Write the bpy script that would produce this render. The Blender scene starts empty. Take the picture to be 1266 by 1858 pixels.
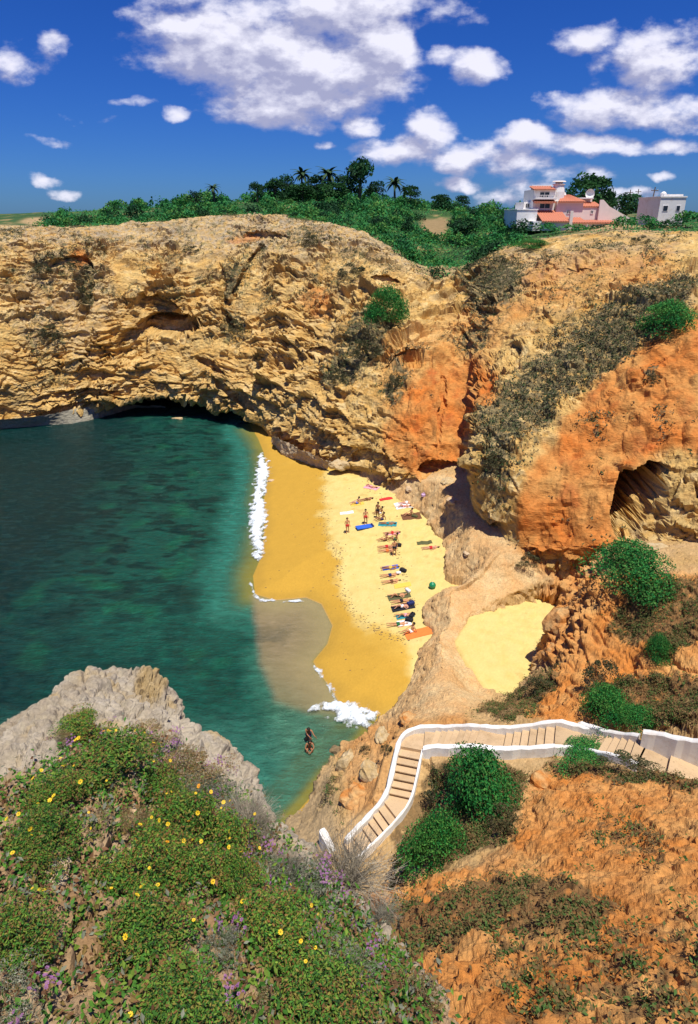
import bpy, bmesh, math, random
import numpy as np
from mathutils import Vector, Matrix

# ------------------------------------------------------------------ camera, sky, sun, exposure
SC = bpy.context.scene
COL = SC.collection
H = 28.0                                   # eye height above the sea
TH = math.radians(21.2)                    # pitch down
F = 1150.0; PX0 = 633.0; PY0 = 840.0
CT, ST = math.cos(TH), math.sin(TH)
cam = bpy.data.cameras.new('camera'); cam_o = bpy.data.objects.new('camera', cam); COL.objects.link(cam_o)
cam.sensor_fit = 'HORIZONTAL'; cam.sensor_width = 36.0; cam.lens = F/1266*36.0
cam.shift_y = -(929-PY0)/1266; cam.clip_start = 0.1; cam.clip_end = 20000
cam_o.location = (0, 0, H); cam_o.rotation_euler = (math.pi/2-TH, 0, 0)
SC.camera = cam_o
SUN = Vector((0.13, -0.27, 0.955)).normalized()
SUN_EL = math.asin(SUN.z)
sun = bpy.data.lights.new('sun', 'SUN'); sun_o = bpy.data.objects.new('sun', sun); COL.objects.link(sun_o)
sun.energy = 4.6; sun.angle = math.radians(0.53); sun.color = (1.0, 0.95, 0.86)
sun_o.rotation_euler = SUN.to_track_quat('Z', 'Y').to_euler(); sun_o.location = (0, 0, 80)
SC.view_settings.view_transform = 'Standard'; SC.view_settings.look = 'None'
SC.view_settings.gamma = 1.0; SC.view_settings.use_curve_mapping = False
SC.view_settings.exposure = 0.3

def raydir(px, py):
    a = (px-PX0)/F; b = -(py-PY0)/F
    return np.array([a, CT+b*ST, -ST+b*CT])
def PY(px, py, Y):                          # point at forward distance Y
    d = raydir(px, py); return np.array([0, 0, H]) + d*(Y/d[1])
def PZ(px, py, z):                          # point at height z
    d = raydir(px, py); return np.array([0, 0, H]) + d*((z-H)/d[2])
def PQ(px, Y, z):                           # image column, distance, height
    dep = Y*CT+(H-z)*ST
    return np.array([(px-PX0)/F*dep, Y, z])
def proj(P):
    dep = P[:, 1]*CT+(H-P[:, 2])*ST
    dep = np.maximum(dep, 0.05)
    up = P[:, 1]*ST+(P[:, 2]-H)*CT
    return PX0+F*P[:, 0]/dep, PY0-F*up/dep

# ------------------------------------------------------------------ world
W = bpy.data.worlds.new('World'); SC.world = W; W.use_nodes = True
nt = W.node_tree; nt.nodes.clear()
def qpt(px, py):
    d = raydir(px, py); return d[0]/d[1], d[2]/d[1]
CLOUDS = [(430,85,175,70,1.25),(560,130,180,90,1.3),(680,105,85,85,1.2),(500,195,125,42,1.0),(330,60,75,42,.95),(720,72,50,52,1.0),(560,225,60,20,.8),
 (317,202,30,17,.9),(655,228,42,20,.85),(868,122,50,36,1.0),(800,102,26,20,.8),(785,240,58,45,1.0),(715,278,80,30,1.0),(840,285,70,28,1.05),(930,298,70,26,.95),
 (960,255,75,28,1.15),(1045,264,70,23,1.1),(1115,262,50,20,.9),(1130,195,120,40,1.2),(1025,182,40,24,.85),(1200,105,80,60,1.05),(1070,70,55,28,.8),
 (1210,265,45,14,.8),(1088,130,26,22,.6),(828,334,42,14,.95),(1065,320,52,20,.75),(985,338,60,22,.7),(905,352,55,14,.65),(1205,312,30,12,.9),(85,82,32,28,.75),
 (85,330,32,11,.8),(125,352,24,11,.8),(95,255,40,9,.5),(235,182,60,9,.42),(150,215,50,9,.4),(1150,350,40,12,.8),(590,267,20,10,.7),(20,110,60,40,.7),(330,5,90,40,.6),(620,15,200,50,1.0),(1240,200,60,40,1.0)]
g = bpy.data.node_groups.new('cloud_density', 'ShaderNodeTree')
g.interface.new_socket('q', in_out='INPUT', socket_type='NodeSocketVector')
g.interface.new_socket('d', in_out='OUTPUT', socket_type='NodeSocketFloat')
gi = g.nodes.new('NodeGroupInput'); go = g.nodes.new('NodeGroupOutput'); gl = g.links.new
wn = g.nodes.new('ShaderNodeTexNoise'); wn.inputs['Scale'].default_value = 14; wn.inputs['Detail'].default_value = 6
gl(gi.outputs[0], wn.inputs['Vector'])
wv = g.nodes.new('ShaderNodeVectorMath'); wv.operation = 'MULTIPLY_ADD'
gl(wn.outputs['Color'], wv.inputs[0]); wv.inputs[1].default_value = (.07, .045, 0); 
wo = g.nodes.new('ShaderNodeVectorMath'); wo.operation = 'ADD'; gl(gi.outputs[0], wo.inputs[0]); wo.inputs[1].default_value = (-.035, -.0225, 0)
gl(wo.outputs[0], wv.inputs[2])
prev = None
for (cx, cy, rx, ry, w) in CLOUDS:
    q0 = qpt(cx, cy); qa = qpt(cx+rx, cy); qb = qpt(cx, cy-ry)
    ix = 1/(abs(qa[0]-q0[0])*1.3); iy = 1/(abs(qb[1]-q0[1])*1.3)
    m = g.nodes.new('ShaderNodeVectorMath'); m.operation = 'MULTIPLY_ADD'; gl(wv.outputs[0], m.inputs[0])
    m.inputs[1].default_value = (ix, iy, 0); m.inputs[2].default_value = (-q0[0]*ix, -q0[1]*iy, 0)
    dd = g.nodes.new('ShaderNodeVectorMath'); dd.operation = 'DOT_PRODUCT'; gl(m.outputs[0], dd.inputs[0]); gl(m.outputs[0], dd.inputs[1])
    s = g.nodes.new('ShaderNodeMath'); s.operation = 'MULTIPLY_ADD'; gl(dd.outputs['Value'], s.inputs[0]); s.inputs[1].default_value = -w; s.inputs[2].default_value = w
    if prev:
        mx = g.nodes.new('ShaderNodeMath'); mx.operation = 'SMOOTH_MAX'; mx.inputs[2].default_value = .35
        gl(prev.outputs[0], mx.inputs[0]); gl(s.outputs[0], mx.inputs[1]); prev = mx
    else: prev = s
fn = g.nodes.new('ShaderNodeTexNoise'); fn.inputs['Scale'].default_value = 26; fn.inputs['Detail'].default_value = 9; fn.inputs['Roughness'].default_value = .58
fmap = g.nodes.new('ShaderNodeVectorMath'); fmap.operation = 'MULTIPLY'; fmap.inputs[1].default_value = (.55, 1.0, 1); gl(gi.outputs[0], fmap.inputs[0]); gl(fmap.outputs[0], fn.inputs['Vector'])
fa = g.nodes.new('ShaderNodeMath'); fa.operation = 'MULTIPLY_ADD'; gl(fn.outputs['Fac'], fa.inputs[0]); fa.inputs[1].default_value = 2.4; fa.inputs[2].default_value = -1.38
cl = g.nodes.new('ShaderNodeMath'); cl.operation = 'MAXIMUM'; gl(prev.outputs[0], cl.inputs[0]); cl.inputs[1].default_value = -.8
ad = g.nodes.new('ShaderNodeMath'); ad.operation = 'ADD'; gl(cl.outputs[0], ad.inputs[0]); gl(fa.outputs[0], ad.inputs[1])
gl(ad.outputs[0], go.inputs[0])
N = nt.nodes.new; L = nt.links.new
tc = N('ShaderNodeTexCoord'); sep = N('ShaderNodeSeparateXYZ'); L(tc.outputs['Generated'], sep.inputs[0])
def mth(op, a=None, b=None, c=None, clamp=False):
    n = N('ShaderNodeMath'); n.operation = op; n.use_clamp = clamp
    for i, v in enumerate((a, b, c)):
        if v is None: continue
        if isinstance(v, (int, float)): n.inputs[i].default_value = v
        else: L(v, n.inputs[i])
    return n.outputs[0]
ymax = mth('MAXIMUM', mth('ABSOLUTE', sep.outputs[1]), .12)     # the same cloud field is carried round to the other half of the sky
cq = N('ShaderNodeCombineXYZ'); L(mth('DIVIDE', sep.outputs[0], ymax), cq.inputs[0]); L(mth('DIVIDE', sep.outputs[2], ymax), cq.inputs[1])
d1 = N('ShaderNodeGroup'); d1.node_tree = g; L(cq.outputs[0], d1.inputs[0])
off = N('ShaderNodeVectorMath'); off.operation = 'ADD'; off.inputs[1].default_value = (.012, .022, 0); L(cq.outputs[0], off.inputs[0])
d2 = N('ShaderNodeGroup'); d2.node_tree = g; L(off.outputs[0], d2.inputs[0])
mask = N('ShaderNodeMapRange'); mask.interpolation_type = 'SMOOTHSTEP'; mask.inputs['From Min'].default_value = -.02; mask.inputs['From Max'].default_value = .8
L(d1.outputs[0], mask.inputs['Value'])
mz = N('ShaderNodeMapRange'); L(sep.outputs[2], mz.inputs['Value']); mz.inputs['From Min'].default_value = -.01; mz.inputs['From Max'].default_value = .01
cm = mth('MULTIPLY', mth('MULTIPLY', mask.outputs[0], mz.outputs[0]), .93)
dif = mth('SUBTRACT', d1.outputs[0], d2.outputs[0])
lit = mth('MULTIPLY_ADD', dif, 1.5, .32, clamp=True)
sky = N('ShaderNodeTexSky'); sky.sky_type = 'NISHITA'; sky.sun_disc = False; sky.sun_elevation = SUN_EL
sky.sun_rotation = math.atan2(SUN.x, SUN.y); sky.altitude = 0; sky.air_density = 1.0; sky.dust_density = .3; sky.ozone_density = 4.0
hs = N('ShaderNodeHueSaturation'); hs.inputs['Saturation'].default_value = 1.22; hs.inputs['Value'].default_value = .62; L(sky.outputs[0], hs.inputs['Color'])
tint = N('ShaderNodeMix'); tint.data_type = 'RGBA'; tint.blend_type = 'MULTIPLY'; tint.inputs[0].default_value = 1; L(hs.outputs[0], tint.inputs[6]); tint.inputs[7].default_value = (.24, .52, 1.2, 1)
cc = N('ShaderNodeMix'); cc.data_type = 'RGBA'; L(lit, cc.inputs[0]); cc.inputs[6].default_value = (3.4, 3.5, 5.1, 1); cc.inputs[7].default_value = (7.8, 7.7, 8.7, 1)
mxs = N('ShaderNodeMix'); mxs.data_type = 'RGBA'; L(cm, mxs.inputs[0]); L(tint.outputs[2], mxs.inputs[6]); L(cc.outputs[2], mxs.inputs[7])
bg = N('ShaderNodeBackground'); bg.inputs['Strength'].default_value = .1; L(mxs.outputs[2], bg.inputs[0])
wout = N('ShaderNodeOutputWorld'); L(bg.outputs[0], wout.inputs[0])

# ------------------------------------------------------------------ noise
rng = np.random.default_rng(7)
PERM = np.concatenate([rng.permutation(256)]*3).astype(np.int32)
GR = rng.normal(size=(256, 3)); GR /= np.linalg.norm(GR, axis=1)[:, None]; GR = GR.astype(np.float32)
JT = rng.random((256, 3)).astype(np.float32)
def hsh(i, j, k): return PERM[(PERM[(PERM[i & 255]+j) & 255]+k) & 255]
def perlin(P):
    P = np.asarray(P, dtype=np.float32); I = np.floor(P).astype(np.int32); f = P-I; u = f*f*f*(f*(f*6-15)+10)
    out = np.zeros(len(P), np.float32)
    for dx in (0, 1):
        wx = u[:, 0] if dx else 1-u[:, 0]
        for dy in (0, 1):
            wy = u[:, 1] if dy else 1-u[:, 1]
            for dz in (0, 1):
                wz = u[:, 2] if dz else 1-u[:, 2]
                G = GR[hsh(I[:, 0]+dx, I[:, 1]+dy, I[:, 2]+dz)]
                out += wx*wy*wz*(G[:, 0]*(f[:, 0]-dx)+G[:, 1]*(f[:, 1]-dy)+G[:, 2]*(f[:, 2]-dz))
    return out*1.5
def fbm(P, o=4, lac=2.03, gain=.5):
    s = 0; a = 1; t = 0; P = np.asarray(P, np.float32).copy()
    for _ in range(o): s = s+a*perlin(P); t += a; a *= gain; P = P*lac+17.3
    return s/t
def worley(P):
    P = np.asarray(P, np.float32); I = np.floor(P).astype(np.int32); f = P-I
    f1 = np.full(len(P), 9., np.float32); f2 = f1.copy(); cid = np.zeros(len(P), np.int32)
    for dx in (-1, 0, 1):
        for dy in (-1, 0, 1):
            for dz in (-1, 0, 1):
                h = hsh(I[:, 0]+dx, I[:, 1]+dy, I[:, 2]+dz); J = JT[h]
                d = (dx+J[:, 0]-f[:, 0])**2+(dy+J[:, 1]-f[:, 1])**2+(dz+J[:, 2]-f[:, 2])**2
                lt = d < f1; f2 = np.where(lt, f1, np.minimum(f2, d)); cid = np.where(lt, h, cid); f1 = np.where(lt, d, f1)
    return np.sqrt(f1), np.sqrt(f2), cid/255.0
def sstep(a, b, x):
    t = np.clip((x-a)/(b-a), 0, 1); return t*t*(3-2*t)
def sdpoly(x, y, poly):                     # signed distance, positive inside
    poly = np.asarray(poly, float); n = len(poly); d = np.full(len(x), 1e9); ins = np.zeros(len(x), bool)
    for i in range(n):
        ax, ay = poly[i]; bx, by = poly[(i+1) % n]; ex, ey = bx-ax, by-ay
        t = np.clip(((x-ax)*ex+(y-ay)*ey)/(ex*ex+ey*ey+1e-12), 0, 1)
        d = np.minimum(d, (x-ax-t*ex)**2+(y-ay-t*ey)**2)
        c = ((ay > y) != (by > y)); xi = ax+(y-ay)*ex/(ey if abs(ey) > 1e-12 else 1e-12)
        ins ^= c & (x < xi)
    d = np.sqrt(d); return np.where(ins, d, -d)
def regmask(u, v, polys, soft, wob=None):
    m = np.zeros(len(u))
    for p in polys:
        s = sdpoly(u, v, p)
        if wob is not None: s = s+wob
        m = np.maximum(m, sstep(-soft, soft, s))
    return m
def ell(u, v, cx, cy, rx, ry, ang=0, w=0):
    a = math.radians(ang); du = u-cx; dv = v-cy
    e = ((du*math.cos(a)+dv*math.sin(a))/rx)**2+((-du*math.sin(a)+dv*math.cos(a))/ry)**2
    return 1-sstep(.45, 1.35, e+w)
def rbf(pts, vals, X, smooth=0.0):
    pts = np.asarray(pts, float); n = len(pts)
    A = np.linalg.norm(pts[:, None]-pts[None], axis=2)+np.eye(n)*smooth
    M = np.zeros((n+3, n+3)); M[:n, :n] = -A; M[:n, n] = 1; M[:n, n+1:] = pts; M[n, :n] = 1; M[n+1:, :n] = pts.T
    s = np.linalg.solve(M, np.concatenate([vals, [0, 0, 0]]))
    out = np.zeros(len(X))
    for i in range(n): out -= s[i]*np.hypot(X[:, 0]-pts[i, 0], X[:, 1]-pts[i, 1])
    return out+s[n]+X[:, 0]*s[n+1]+X[:, 1]*s[n+2]
def mixc(a, b, t): return a+(b-a)*t[:, None]
def C3(*c): return np.array(c, float)

# ------------------------------------------------------------------ mesh and object helpers
def mesh_np(name, V, Fc, mat=None, col=None, smooth=False, attrs=None):
    me = bpy.data.meshes.new(name); V = np.asarray(V, np.float32); Fc = np.asarray(Fc, np.int32)
    k = Fc.shape[1]
    me.vertices.add(len(V)); me.vertices.foreach_set('co', V.ravel())
    me.loops.add(Fc.size); me.loops.foreach_set('vertex_index', Fc.ravel())
    me.polygons.add(len(Fc)); me.polygons.foreach_set('loop_start', np.arange(0, Fc.size, k, dtype=np.int32))
    me.polygons.foreach_set('use_smooth', np.full(len(Fc), smooth)); me.update(calc_edges=True)
    if col is not None:
        a = me.color_attributes.new('Col', 'FLOAT_COLOR', 'POINT')
        a.data.foreach_set('color', np.concatenate([np.clip(col, 0, 1), np.ones((len(col), 1))], 1).astype(np.float32).ravel())
    for kx, v in (attrs or {}).items():
        a = me.attributes.new(kx, 'FLOAT', 'POINT'); a.data.foreach_set('value', np.asarray(v, np.float32))
    if mat: me.materials.append(mat)
    return me
def link(name, me, parent=None, loc=None, rot=None, scale=None):
    o = bpy.data.objects.new(name, me); COL.objects.link(o)
    if parent is not None: o.parent = parent
    if loc is not None: o.location = [float(v) for v in loc]
    if rot is not None: o.rotation_euler = rot
    if scale is not None: o.scale = scale if hasattr(scale, '__len__') else (scale,)*3
    return o
def tag(o, label=None, cat=None, group=None, kind=None):
    if label: o['label'] = label
    if cat: o['category'] = cat
    if group: o['group'] = group
    if kind: o['kind'] = kind
    return o
def empty(name, loc, rz=0.0, label=None, cat=None, group=None, scale=1.0):
    o = link(name, None, loc=loc, rot=(0, 0, rz), scale=scale); o.empty_display_size = .2
    return tag(o, label, cat, group)
def copy_tree(o, parent=None):
    kids = list(o.children); c = o.copy(); COL.objects.link(c)
    if parent is not None: c.parent = parent
    for k in kids: copy_tree(k, c)
    return c
def grid_faces(nr, nc):
    i = np.arange((nr-1)*(nc-1)); r = i//(nc-1); c = i % (nc-1); a = r*nc+c
    return np.stack([a, a+1, a+nc+1, a+nc], 1)
def catmull(ctrl, ts, n, axis):             # ctrl (R,C,3) -> resampled along axis
    A = np.moveaxis(ctrl, axis, 0); k = len(A); t = np.linspace(ts[0], ts[-1], n)
    i = np.clip(np.searchsorted(ts, t, side='right')-1, 0, k-2); u = (t-ts[i])/(ts[i+1]-ts[i])
    u = u.reshape(-1, *([1]*(A.ndim-1)))
    p1 = A[i]; p2 = A[i+1]; p0 = A[np.maximum(i-1, 0)]; p3 = A[np.minimum(i+2, k-1)]
    h = (ts[i+1]-ts[i]).reshape(u.shape)
    d0 = (ts[i+1]-ts[np.maximum(i-1, 0)]).reshape(u.shape); d3 = (ts[np.minimum(i+2, k-1)]-ts[i]).reshape(u.shape)
    m1 = (p2-p0)/d0*h*.8; m2 = (p3-p1)/d3*h*.8
    R = (2*u**3-3*u**2+1)*p1+(u**3-2*u**2+u)*m1+(-2*u**3+3*u**2)*p2+(u**3-u**2)*m2
    return np.moveaxis(R, 0, axis)
def normals(G):
    du = np.gradient(G, axis=1); dv = np.gradient(G, axis=0); n = np.cross(du, dv)
    n /= np.linalg.norm(n, axis=2)[..., None]+1e-9; return n
class MB:
    """collects boxes, tubes and quads into one mesh"""
    def __init__(s): s.v = []; s.f = []
    def add(s, vs, fs):
        b = len(s.v); s.v += [tuple(float(q) for q in p) for p in vs]; s.f += [tuple(i+b for i in f) for f in fs]
    def box(s, x0, x1, y0, y1, z0, z1):
        s.add([(x0,y0,z0),(x1,y0,z0),(x1,y1,z0),(x0,y1,z0),(x0,y0,z1),(x1,y0,z1),(x1,y1,z1),(x0,y1,z1)],
              [(0,3,2,1),(4,5,6,7),(0,1,5,4),(1,2,6,5),(2,3,7,6),(3,0,4,7)])
    def tube(s, pts, rad, n=6, cap=True):
        pts = [Vector(p) for p in pts]; rings = []
        for i, p in enumerate(pts):
            d = (pts[min(i+1, len(pts)-1)]-pts[max(i-1, 0)]).normalized()
            a = d.orthogonal().normalized() if i == 0 else (rings_a - d*rings_a.dot(d)).normalized()
            rings_a = a; b = d.cross(a); r = rad[i] if hasattr(rad, '__len__') else rad
            rings.append([p+(a*math.cos(2*math.pi*k/n)+b*math.sin(2*math.pi*k/n))*r for k in range(n)])
        fs = []
        for i in range(len(pts)-1):
            for k in range(n): fs.append((i*n+k, i*n+(k+1) % n, (i+1)*n+(k+1) % n, (i+1)*n+k))
        if cap: fs.append(tuple(range(n-1, -1, -1))); fs.append(tuple((len(pts)-1)*n+k for k in range(n)))
        s.add([q for r in rings for q in r], fs)
    def prism(s, poly, z0, z1):
        n = len(poly); s.add([(x, y, z0) for x, y in poly]+[(x, y, z1) for x, y in poly],
            [tuple(range(n-1, -1, -1)), tuple(range(n, 2*n))]+[(k, (k+1) % n, n+(k+1) % n, n+k) for k in range(n)])
    def mesh(s, name, mat, smooth=False, bevel=0):
        me = bpy.data.meshes.new(name); me.from_pydata(s.v, [], s.f); me.materials.append(mat)
        bm = bmesh.new(); bm.from_mesh(me)
        if bevel:
            bmesh.ops.bevel(bm, geom=list(bm.edges), offset=bevel, segments=2, profile=.6, affect='EDGES', clamp_overlap=True)
        bmesh.ops.recalc_face_normals(bm, faces=bm.faces); bm.to_mesh(me); bm.free()
        if smooth: me.polygons.foreach_set('use_smooth', [True]*len(me.polygons))
        return me
    def build(s, name, mat, parent=None, **k): return link(name, s.mesh(name, mat, **k), parent)

# ------------------------------------------------------------------ materials
def new_mat(name):
    m = bpy.data.materials.new(name); m.use_nodes = True; t = m.node_tree; t.nodes.clear()
    o = t.nodes.new('ShaderNodeOutputMaterial'); p = t.nodes.new('ShaderNodeBsdfPrincipled'); t.links.new(p.outputs[0], o.inputs[0])
    return m, t, p, o
def nmix(t, f, a, b, blend='MIX'):
    n = t.nodes.new('ShaderNodeMix'); n.data_type = 'RGBA'; n.blend_type = blend
    for s, v in ((n.inputs[0], f), (n.inputs[6], a), (n.inputs[7], b)):
        if hasattr(v, 'links'): t.links.new(v, s)
        elif isinstance(v, (int, float)): s.default_value = v
        else: s.default_value = (*v, 1)
    return n.outputs[2]
def nnoise(t, scale, detail=5, rough=.6, vec=None, stretch=None):
    n = t.nodes.new('ShaderNodeTexNoise'); n.inputs['Scale'].default_value = scale; n.inputs['Detail'].default_value = detail; n.inputs['Roughness'].default_value = rough
    g = t.nodes.new('ShaderNodeNewGeometry') if vec is None else None
    src = g.outputs['Position'] if vec is None else vec
    if stretch:
        m = t.nodes.new('ShaderNodeVectorMath'); m.operation = 'MULTIPLY'; m.inputs[1].default_value = stretch; t.links.new(src, m.inputs[0]); src = m.outputs[0]
    t.links.new(src, n.inputs['Vector']); return n
def nramp(t, fac, stops):
    r = t.nodes.new('ShaderNodeValToRGB'); e = r.color_ramp.elements
    while len(e) < len(stops): e.new(.5)
    for q, (p, c) in zip(e, stops): q.position = p; q.color = (*c, 1) if hasattr(c, '__len__') else (c, c, c, 1)
    t.links.new(fac, r.inputs[0]); return r.outputs[0]
def nbump(t, p, h, dist, strength=1.0):
    b = t.nodes.new('ShaderNodeBump'); b.inputs['Distance'].default_value = dist; b.inputs['Strength'].default_value = strength
    t.links.new(h, b.inputs['Height']); t.links.new(b.outputs[0], p.inputs['Normal'])
def vc_mat(name, scale=6.0, var=.45, bump=.05, rough=.95, stretch=None, detail=7):
    m, t, p, o = new_mat(name)
    a = t.nodes.new('ShaderNodeAttribute'); a.attribute_name = 'Col'
    n = nnoise(t, scale, detail, .68, stretch=stretch)
    v = nramp(t, n.outputs['Fac'], [(.25, 1-var), (.75, 1+var*.35)])
    t.links.new(nmix(t, 1.0, a.outputs['Color'], v, 'MULTIPLY'), p.inputs['Base Color'])
    p.inputs['Roughness'].default_value = rough; p.inputs['Specular IOR Level'].default_value = .15
    if bump: nbump(t, p, n.outputs['Fac'], bump)
    return m
def plain(name, col, rough=.7, var=.18, scale=8, bump=0, spec=.3):
    m, t, p, o = new_mat(name); tcn = t.nodes.new('ShaderNodeTexCoord')
    n = nnoise(t, scale, 5, .6, vec=tcn.outputs['Object'])
    c = np.array(col); t.links.new(nmix(t, n.outputs['Fac'], tuple(c*(1-var)), tuple(np.minimum(c*(1+var), 1))), p.inputs['Base Color'])
    p.inputs['Roughness'].default_value = rough; p.inputs['Specular IOR Level'].default_value = spec
    if bump: nbump(t, p, n.outputs['Fac'], bump)
    return m
def leaf_mat(name, tr=.25, rough=.75):
    m, t, p, o = new_mat(name); a = t.nodes.new('ShaderNodeAttribute'); a.attribute_name = 'Col'
    oi = t.nodes.new('ShaderNodeObjectInfo'); r = nramp(t, oi.outputs['Random'], [(0, (.78, .82, .8)), (1, (1.15, 1.1, 1.0))])
    c = nmix(t, 1.0, a.outputs['Color'], r, 'MULTIPLY'); t.links.new(c, p.inputs['Base Color'])
    p.inputs['Roughness'].default_value = rough; p.inputs['Specular IOR Level'].default_value = .2
    tl = t.nodes.new('ShaderNodeBsdfTranslucent'); t.links.new(c, tl.inputs[0]); mx = t.nodes.new('ShaderNodeMixShader'); mx.inputs[0].default_value = tr
    t.links.new(p.outputs[0], mx.inputs[1]); t.links.new(tl.outputs[0], mx.inputs[2]); t.links.new(mx.outputs[0], o.inputs[0])
    return m
M = {}
M['rock'] = vc_mat('limestone', 3.5, .42, .14, stretch=(1, 1, 2.2))
M['near_rock'] = vc_mat('near_limestone', 9, .4, .05)
M['knoll'] = vc_mat('knoll_rock', 22, .42, .02)
M['sand'] = vc_mat('sand', 7, .1, .02)
M['earth'] = vc_mat('scrub_earth', 1.2, .35, .1)
M['leaf'] = leaf_mat('foliage'); M['twig'] = leaf_mat('dry_twigs', .05)
def stained(name, base, stain, amt, rough=.88, s1=1.6, s2=14, bump=.006):
    m, t, p, o = new_mat(name); g_ = t.nodes.new('ShaderNodeNewGeometry'); a = nnoise(t, s1, 6, .7); b = nnoise(t, s2, 6, .75)
    f = nramp(t, a.outputs['Fac'], [(.50, 0.0), (.72, amt)]); c1 = nmix(t, f, base, stain); f2 = nramp(t, b.outputs['Fac'], [(.58, 0.0), (.68, amt*.8)]); c2 = nmix(t, f2, c1, tuple(q*.6 for q in stain))
    oi = t.nodes.new('ShaderNodeObjectInfo'); r = nramp(t, oi.outputs['Random'], [(0, .88), (1, 1.08)]); t.links.new(nmix(t, 1.0, c2, r, 'MULTIPLY'), p.inputs['Base Color'])
    p.inputs['Roughness'].default_value = rough; p.inputs['Specular IOR Level'].default_value = .2; nbump(t, p, b.outputs['Fac'], bump); return m
M['white'] = stained('whitewash', (.84, .82, .78), (.55, .42, .28), .5)
M['wall_pink'] = plain('pinkish_plaster', (.80, .70, .62), .85, .1, 2)  # warm pinkish plaster, a second wall colour beside the whitewash
M['tread'] = stained('concrete_tread', (.54, .38, .22), (.36, .24, .13), .75, .92, 1.3, 9, .012)
M['tile'] = plain('terracotta_tile', (.52, .19, .11), .8, .25, 6, .01)
M['glass'] = plain('dark_window_glass', (.02, .025, .03), .15, .1, 2, 0, .5)
M['wood'] = plain('weathered_wood', (.12, .08, .05), .85, .3, 10)
M['bark'] = plain('bark', (.13, .09, .06), .95, .4, 12, .02)
M['metal'] = plain('grey_metal', (.35, .36, .37), .5, .1, 10)
# ------------------------------------------------------------------ the sea cliff round the cove
CLC = [  # image column, foot distance, foot height, then (row, distance) of seven levels up to the brow
(-260,76,0,[(775,77),(725,78),(680,79),(600,82),(500,87),(450,91),(415,95)]),
(-150,80,0,[(765,81),(720,82),(680,83),(600,86),(500,91),(450,95),(412,99)]),
(-20,84,0,[(760,85),(725,85.5),(690,86.5),(600,90),(500,95),(450,99),(408,103)]),
(60,87.5,0,[(750,88.5),(725,88.5),(690,89),(600,92),(500,97.5),(450,101),(408,105)]),
(130,90,0,[(745,90),(722,90),(690,90.5),(600,93),(500,99),(450,103),(408,107)]),
(200,98,0,[(735,91),(715,91),(690,91.3),(600,94),(500,100),(450,105),(408,110)]),
(260,103,0,[(722,91.5),(705,91),(680,91.5),(600,95),(500,101),(450,106),(404,112)]),
(320,105,0,[(722,91.5),(705,90.5),(680,91),(600,95),(500,101),(450,107),(396,113)]),
(380,104,0,[(732,90),(712,89),(685,89.5),(600,94),(500,100.5),(450,106.5),(390,113)]),
(440,97,0,[(755,86),(732,85),(695,86),(600,92),(500,99),(450,105),(388,112)]),
(500,86,.2,[(790,80.5),(755,79.5),(700,82),(600,89),(500,97),(450,103),(390,109)]),
(560,74,.6,[(825,72.5),(770,73),(700,77),(600,84),(500,93),(450,100),(397,106)]),
(620,67,1.3,[(838,66.5),(775,67.5),(700,72),(600,79.5),(500,89.5),(450,97),(407,103)]),
(680,62,2.3,[(850,61.5),(785,63),(700,68),(600,76),(500,87),(462,94),(430,99)]),
(740,58.5,3.6,[(850,58.5),(790,60),(700,65.5),(600,74.5),(510,86),(485,91),(470,94)]),
(790,56.5,4.6,[(850,57),(790,59),(700,64.5),(600,75),(528,87),(512,90),(503,92)]),
(846,53,4.8,[(880,54),(800,58),(700,64),(600,73),(520,85),(500,89),(488,92)]),
(862,48.5,4.7,[(915,47.5),(800,49),(740,54),(600,71),(510,82),(485,87),(472,91)]),
(892,45.5,4.8,[(945,44.5),(830,46),(745,51),(600,67),(505,79),(475,84),(454,90)]),
(935,41.8,5,[(980,41.6),(860,43.5),(745,49.5),(600,63),(500,76),(465,82),(440,88)]),
(1000,39.5,6,[(985,39.8),(870,42.3),(745,48),(600,58.5),(500,71.5),(460,78),(430,84)]),
(1080,37.8,7.2,[(985,38),(860,41),(745,46),(600,55),(495,66.5),(450,74),(420,81)]),
(1150,37,7.6,[(975,37),(850,40.5),(745,44.5),(600,52.5),(495,63),(450,71),(416,79)]),
(1220,36,8,[(965,36.2),(850,39.3),(745,43),(600,50.5),(495,61),(450,69),(418,77)]),
(1340,34,8.5,[(950,34.5),(850,37),(745,40.5),(600,48),(495,58),(450,66),(420,74)]),
(1500,31,9,[(950,31.5),(850,34),(745,37),(600,44),(495,53),(450,60),(424,68)])]
rows = []
TOPS = []
for px, fy, fz, lv in CLC:
    c = [PQ(px, fy+1, -3.0 if fz < 1 else fz-4), PQ(px, fy, fz)]
    c += [PY(px, py, Y) for py, Y in lv]
    t = c[-1]; TOPS.append((px, t))
    c += [PQ(px, t[1]+6, t[2]+.25), PQ(px, t[1]+16, t[2]-3.5)]
    rows.append(c)
ctrl = np.moveaxis(np.array(rows), 0, 1)                      # rows x columns
cp = np.array([c[0] for c in CLC], float)
rl = np.concatenate([[0], np.cumsum(np.linalg.norm(np.diff(ctrl, axis=0), axis=2).mean(1))])
NR, NC = 440, 1050
Gd = catmull(catmull(ctrl, cp, NC, 1), rl, NR, 0)
nn = normals(Gd); P = Gd.reshape(-1, 3).copy(); n = nn.reshape(-1, 3)
if (n[:, 1].mean() > 0): n = -n
u, v = proj(P)
wb = fbm(P*.22, 4)*34+fbm(P*1.1+9, 3)*14
topf = sstep(rl[-3]-1, rl[-3]-9, np.repeat(np.linspace(0, rl[-1], NR), NC))      # calms the brow
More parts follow.
